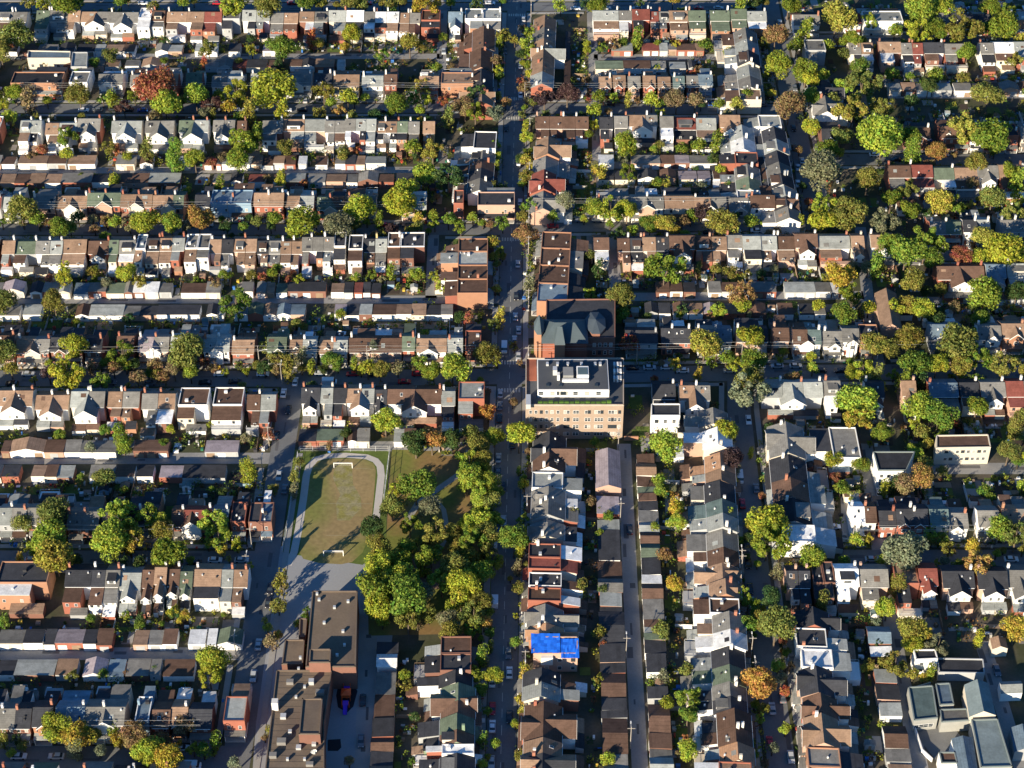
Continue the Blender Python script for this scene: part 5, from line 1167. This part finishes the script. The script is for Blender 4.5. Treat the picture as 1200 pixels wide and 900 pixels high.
def wheel():
    def f():
        n = 10; P = [(-.1, math.cos(i*.628)*.33, .33+math.sin(i*.628)*.33) for i in range(n)] + [(.1, math.cos(i*.628)*.33, .33+math.sin(i*.628)*.33) for i in range(n)]
        return MB().poly(P, [(i, (i+1) % n, n+(i+1) % n, n+i) for i in range(n)] + [tuple(range(n)), tuple(range(n, 2*n))]).make('wheel', [RUB])
    return cached(('wheel',), f)
def lamp_mesh(c): return boxmesh('headlight' if c else 'tail_light', mat('headlight', (.8,.8,.78), .2, .02) if c else mat('tail_light', (.5,.02,.02), .3, .02))
NC = [0]
def car(x, y, rz, c, kind='car', park='parked'):
    bodyf, glass = car_meshes(kind); bm = cached(('carbody', kind, c), lambda: bodyf(paint(c)))
    word = 'van' if kind == 'van' else 'car'
    r = thing('van' if kind == 'van' else 'parked_car', word, (x, y, .05), rz, label=placelabel(f'{CARW[c]} {word} on the road', x, y), group='vehicles on the streets')
    link('body', bm, r); link('windows', glass, r)
    hw = .82 if kind == 'car' else .92; ax = 1.35 if kind == 'car' else 1.65
    for (u, v) in ((-hw,-ax),(hw,-ax),(-hw,ax),(hw,ax)): link('wheel', wheel(), r, (u, v, 0))
    e = 2.26 if kind == 'car' else 2.61
    for u in (-.65, .65): link('headlight', lamp_mesh(1), r, (u, -e, .6), 0, (.3, .04, .16)); link('tail_light', lamp_mesh(0), r, (u, e, .68), 0, (.25, .04, .14))
    NC[0] += 1
H = math.pi/2
CARS = '''610,77,v,w 610,111,v,w 608,190,v,w 592,60,v,g 593,150,v,k 591,230,v,s 607,309,v,s 605,347,v,k 604,371,v,s 603,398,v,s 592,392,v,s 591,408,V,w 590,345,v,k 580,705,V,w 579,643,V,w 597,788,v,w 577,830,v,r 577,851,v,w 577,862,v,w 576,893,v,s 596,765,v,g 597,840,v,k 595,700,v,g 590,570,v,k 590,610,v,s 601,520,v,k
327,557,v,s 328,548,v,g 297,792,v,s 286,855,V,w 279,870,v,s 303,755,v,s 300,740,v,k 338,480,v,k 54,438,h,s 33,438,h,s 258,438,h,w 308,438,h,w 376,437,h,w 413,438,h,r 440,438,h,k 458,438,h,k 346,447,h,w 386,448,H,w 490,438,h,r 475,438,h,k 240,448,h,k 275,447,h,k 14,449,h,k 
648,265,h,r 657,267,h,w 800,434,h,w 855,434,h,s 792,272,h,g 806,271,h,k 862,271,h,s 886,270,h,w 830,272,h,k 207,525,v,w 215,518,h,k 37,656,h,s 164,656,h,w 190,656,h,k 252,656,h,w 283,656,h,s 233,755,v,w 214,755,h,s 226,747,h,s 22,886,h,w 66,886,h,s 225,898,H,w 
977,617,h,w 1022,655,h,s 1185,655,h,w 1168,656,h,r 867,560,V,w 870,590,v,r 875,640,v,g 877,660,v,k 880,600,v,k 902,870,v,r 905,830,v,s 914,790,v,k 993,348,h,s 1030,577,h,s 1168,785,v,g 961,434,h,k 985,434,h,k 940,188,v,s 935,215,v,w 930,150,v,k 1050,187,h,k 1100,46,h,k 20,69,h,k 402,170,h,w 358,117,v,s 405,190,v,w 450,130,h,k 520,60,v,s 423,868,v,g 425,820,v,k 738,620,v,k 815,73,h,s 865,130,v,k'''
def roaddir(p):
    best = None
    for (nm, P, w, z, m, sd) in ROADS:
        for a, b in zip(P[:-1], P[1:]):
            d = b-a; L2 = d.x*d.x+d.y*d.y; t = max(0, min(1, ((p.x-a.x)*d.x+(p.y-a.y)*d.y)/L2)); q = (p.x-a.x-d.x*t)**2+(p.y-a.y-d.y*t)**2
            if best is None or q < best[0]: best = (q, math.atan2(d.y, d.x))
    return best[1]
OCC = []
crnd = random.Random(3)
for tk in CARS.split():
    x, y, o, c = tk.split(','); p = at(float(x), float(y), .7)
    rz = (0 if o in 'vV' else H)
    if on_road(p.x, p.y, 1):
        a = roaddir(p); 
        rz = a + H
    if any((p.x-q[0])**2 + (p.y-q[1])**2 < 30 for q in OCC): continue
    OCC.append((p.x, p.y)); car(p.x, p.y, rz + (math.pi if crnd.random() < .5 else 0), c, 'van' if o in 'VH' else 'car')
for (nm, P, w, z, m, sd) in list(ROADS):
    if not sd: continue
    for a, b in zip(P[:-1], P[1:]):
        L_ = (b-a).length; d = (b-a).normalized(); n = Vector((-d.y, d.x, 0)); s = 6.0
        sgn = crnd.choice((1, -1))
        while s < L_ - 6 and NC[0] < 290:
            p = a + d*s + n*sgn*(w/2 - 1.25); s += crnd.choice((5.8, 6.0, 6.5, 9, 14, 22, 34))
            if abs(p.x) > p.y*.29 + 4 or not (325 < p.y < 790): continue
            k = ROADS.index((nm, P, w, z, m, sd))
            if near_road(p, k, 3) or any((p.x-q[0])**2 + (p.y-q[1])**2 < 30 for q in OCC): continue
            OCC.append((p.x, p.y)); car(p.x, p.y, math.atan2(d.y, d.x) + H + (math.pi if crnd.random() < .5 else 0), crnd.choice('wsskkkggrbwg'))

# ------------------------------------------------------------------ poles and wires
WIRE = mat('wire', (.5,.5,.48), .6, .05)
def pole(x, y, rz, lamp, label, h=9.5):
    r = thing('utility_pole', 'pole', (x, y, 0), rz, label=label, group='utility poles along the streets')
    link('pole_shaft', cached(('shaft',), lambda: MB().poly([(math.cos(i*1.047)*.17, math.sin(i*1.047)*.17, 0) for i in range(6)] + [(math.cos(i*1.047)*.11, math.sin(i*1.047)*.11, 1) for i in range(6)], [(i, (i+1) % 6, 6+(i+1) % 6, 6+i) for i in range(6)] + [(6,7,8,9,10,11)]).make('pole_shaft', [POLE])), r, (0,0,0), 0, (1,1,h))
    link('crossarm', boxmesh('crossarm', POLE), r, (0, 0, h-.8), 0, (2.2, .14, .16))
    if lamp:
        la = link('lamp_arm', MB().prism([(0,7.2),(0,7.35),(2.6,8.1),(2.6,7.98)], -.05, .05).make('lamp_arm', [METAL]), r)
        link('lamp_head', boxmesh('lamp_head', TRIM), la, (0, 2.9, 7.95), 0, (.32, .8, .16))
def pole_run(name, pts, step, off, lamp, words, wirelabel):
    P = [at(*p) for p in pts]; last = None; posts = []
    for a, b in zip(P[:-1], P[1:]):
        d = (b-a).normalized(); n = Vector((-d.y, d.x, 0)); s = 0
        while s < (b-a).length:
            p = a + d*s + n*off; s += step
            if abs(p.x) > p.y*.32 + 20: continue
            posts.append(p); ang = math.atan2(d.y, d.x) + H
            if off > 0: ang += math.pi
            if not inside_building(p.x, p.y):
                pole(p.x, p.y, ang, lamp, placelabel('pale utility pole', p.x, p.y))
    if len(posts) < 2 or name in ('side', 'al', 'east', 'avenue'): return
    mb = MB(); o = posts[0]
    for a, b in zip(posts[:-1], posts[1:]):
        if (b-a).length > step*1.6: continue
        d = (b-a).normalized(); n = Vector((-d.y, d.x, 0))
        for k, zz in ((-1, 8.9), (1, 8.9), (0, 7.4)):
            prev = None
            for q in range(5):
                t = q/4; c = a + (b-a)*t + n*k*.9 - o; zc = zz - 1.2*t*(1-t)
                if prev is not None:
                    (c0, z0) = prev; r_ = .025
                    mb.poly([(c0.x-n.x*r_, c0.y-n.y*r_, z0), (c0.x+n.x*r_, c0.y+n.y*r_, z0), (c.x+n.x*r_, c.y+n.y*r_, zc), (c.x-n.x*r_, c.y-n.y*r_, zc),
                             (c0.x, c0.y, z0-.06), (c.x, c.y, zc-.06)], [(0,1,2,3),(0,3,5,4),(1,2,5,4)])
                prev = (c, zc)
    w = thing('overhead_wires', 'wires', (o.x, o.y, 0), 0, mb.make('overhead_wires', [WIRE]), wirelabel, 'overhead wires')
pole_run('avenue', [(607,-60),(599,300),(597,450),(588,850),(585,960)], 33, 6.6, True, '', 'overhead wires along the left side of the central avenue')
pole_run('s2', [(-80,127),(560,127)], 38, 5.2, False, '', 'overhead wires along the second street left of the avenue')
pole_run('s2r', [(615,127),(900,128)], 38, 5.2, False, '', 'overhead wires along the second street right of the avenue')
pole_run('s3', [(-80,269),(560,269)], 38, 5.2, False, '', 'overhead wires along the third street left of the avenue')
pole_run('s3r', [(625,265),(930,263)], 38, 5.2, False, '', 'overhead wires along the third street right of the avenue')
pole_run('s4', [(-80,443),(560,441)], 38, 5.4, True, '', 'overhead wires along the fourth street left of the avenue')
pole_run('s4r', [(620,441),(870,437),(1260,434)], 38, 5.4, False, '', 'overhead wires along the fourth street right of the avenue')
pole_run('s5', [(-80,654),(290,655)], 38, 5.2, False, '', 'overhead wires along the fifth street left of the avenue')
pole_run('s5r', [(1000,655),(1260,655)], 38, 5.2, False, '', 'overhead wires along the right-hand street below the row with purple roofs')
pole_run('s6', [(-80,888),(260,888)], 38, 5.4, False, '', 'overhead wires along the bottom left street')
pole_run('side', [(347,450),(326,560),(309,675),(282,870)], 33, -4.9, True, '', 'overhead wires along the side street beside the schoolyard')
pole_run('al', [(733,530),(738,675),(750,900)], 34, -2.5, True, '', 'overhead wires along the central alley')
pole_run('east', [(868,500),(887,675),(903,800),(916,905)], 34, -5.0, True, '', 'overhead wires along the right side street')
print('houses', len(PLACES), 'trees', len(TREES.split()), 'cars', NC[0], 'fences', nf, 'objects', len(bpy.data.objects))

for o in bpy.data.objects:
    if 'label' in o and nwords(o['label']) > 16: print('LONG', o['label'])
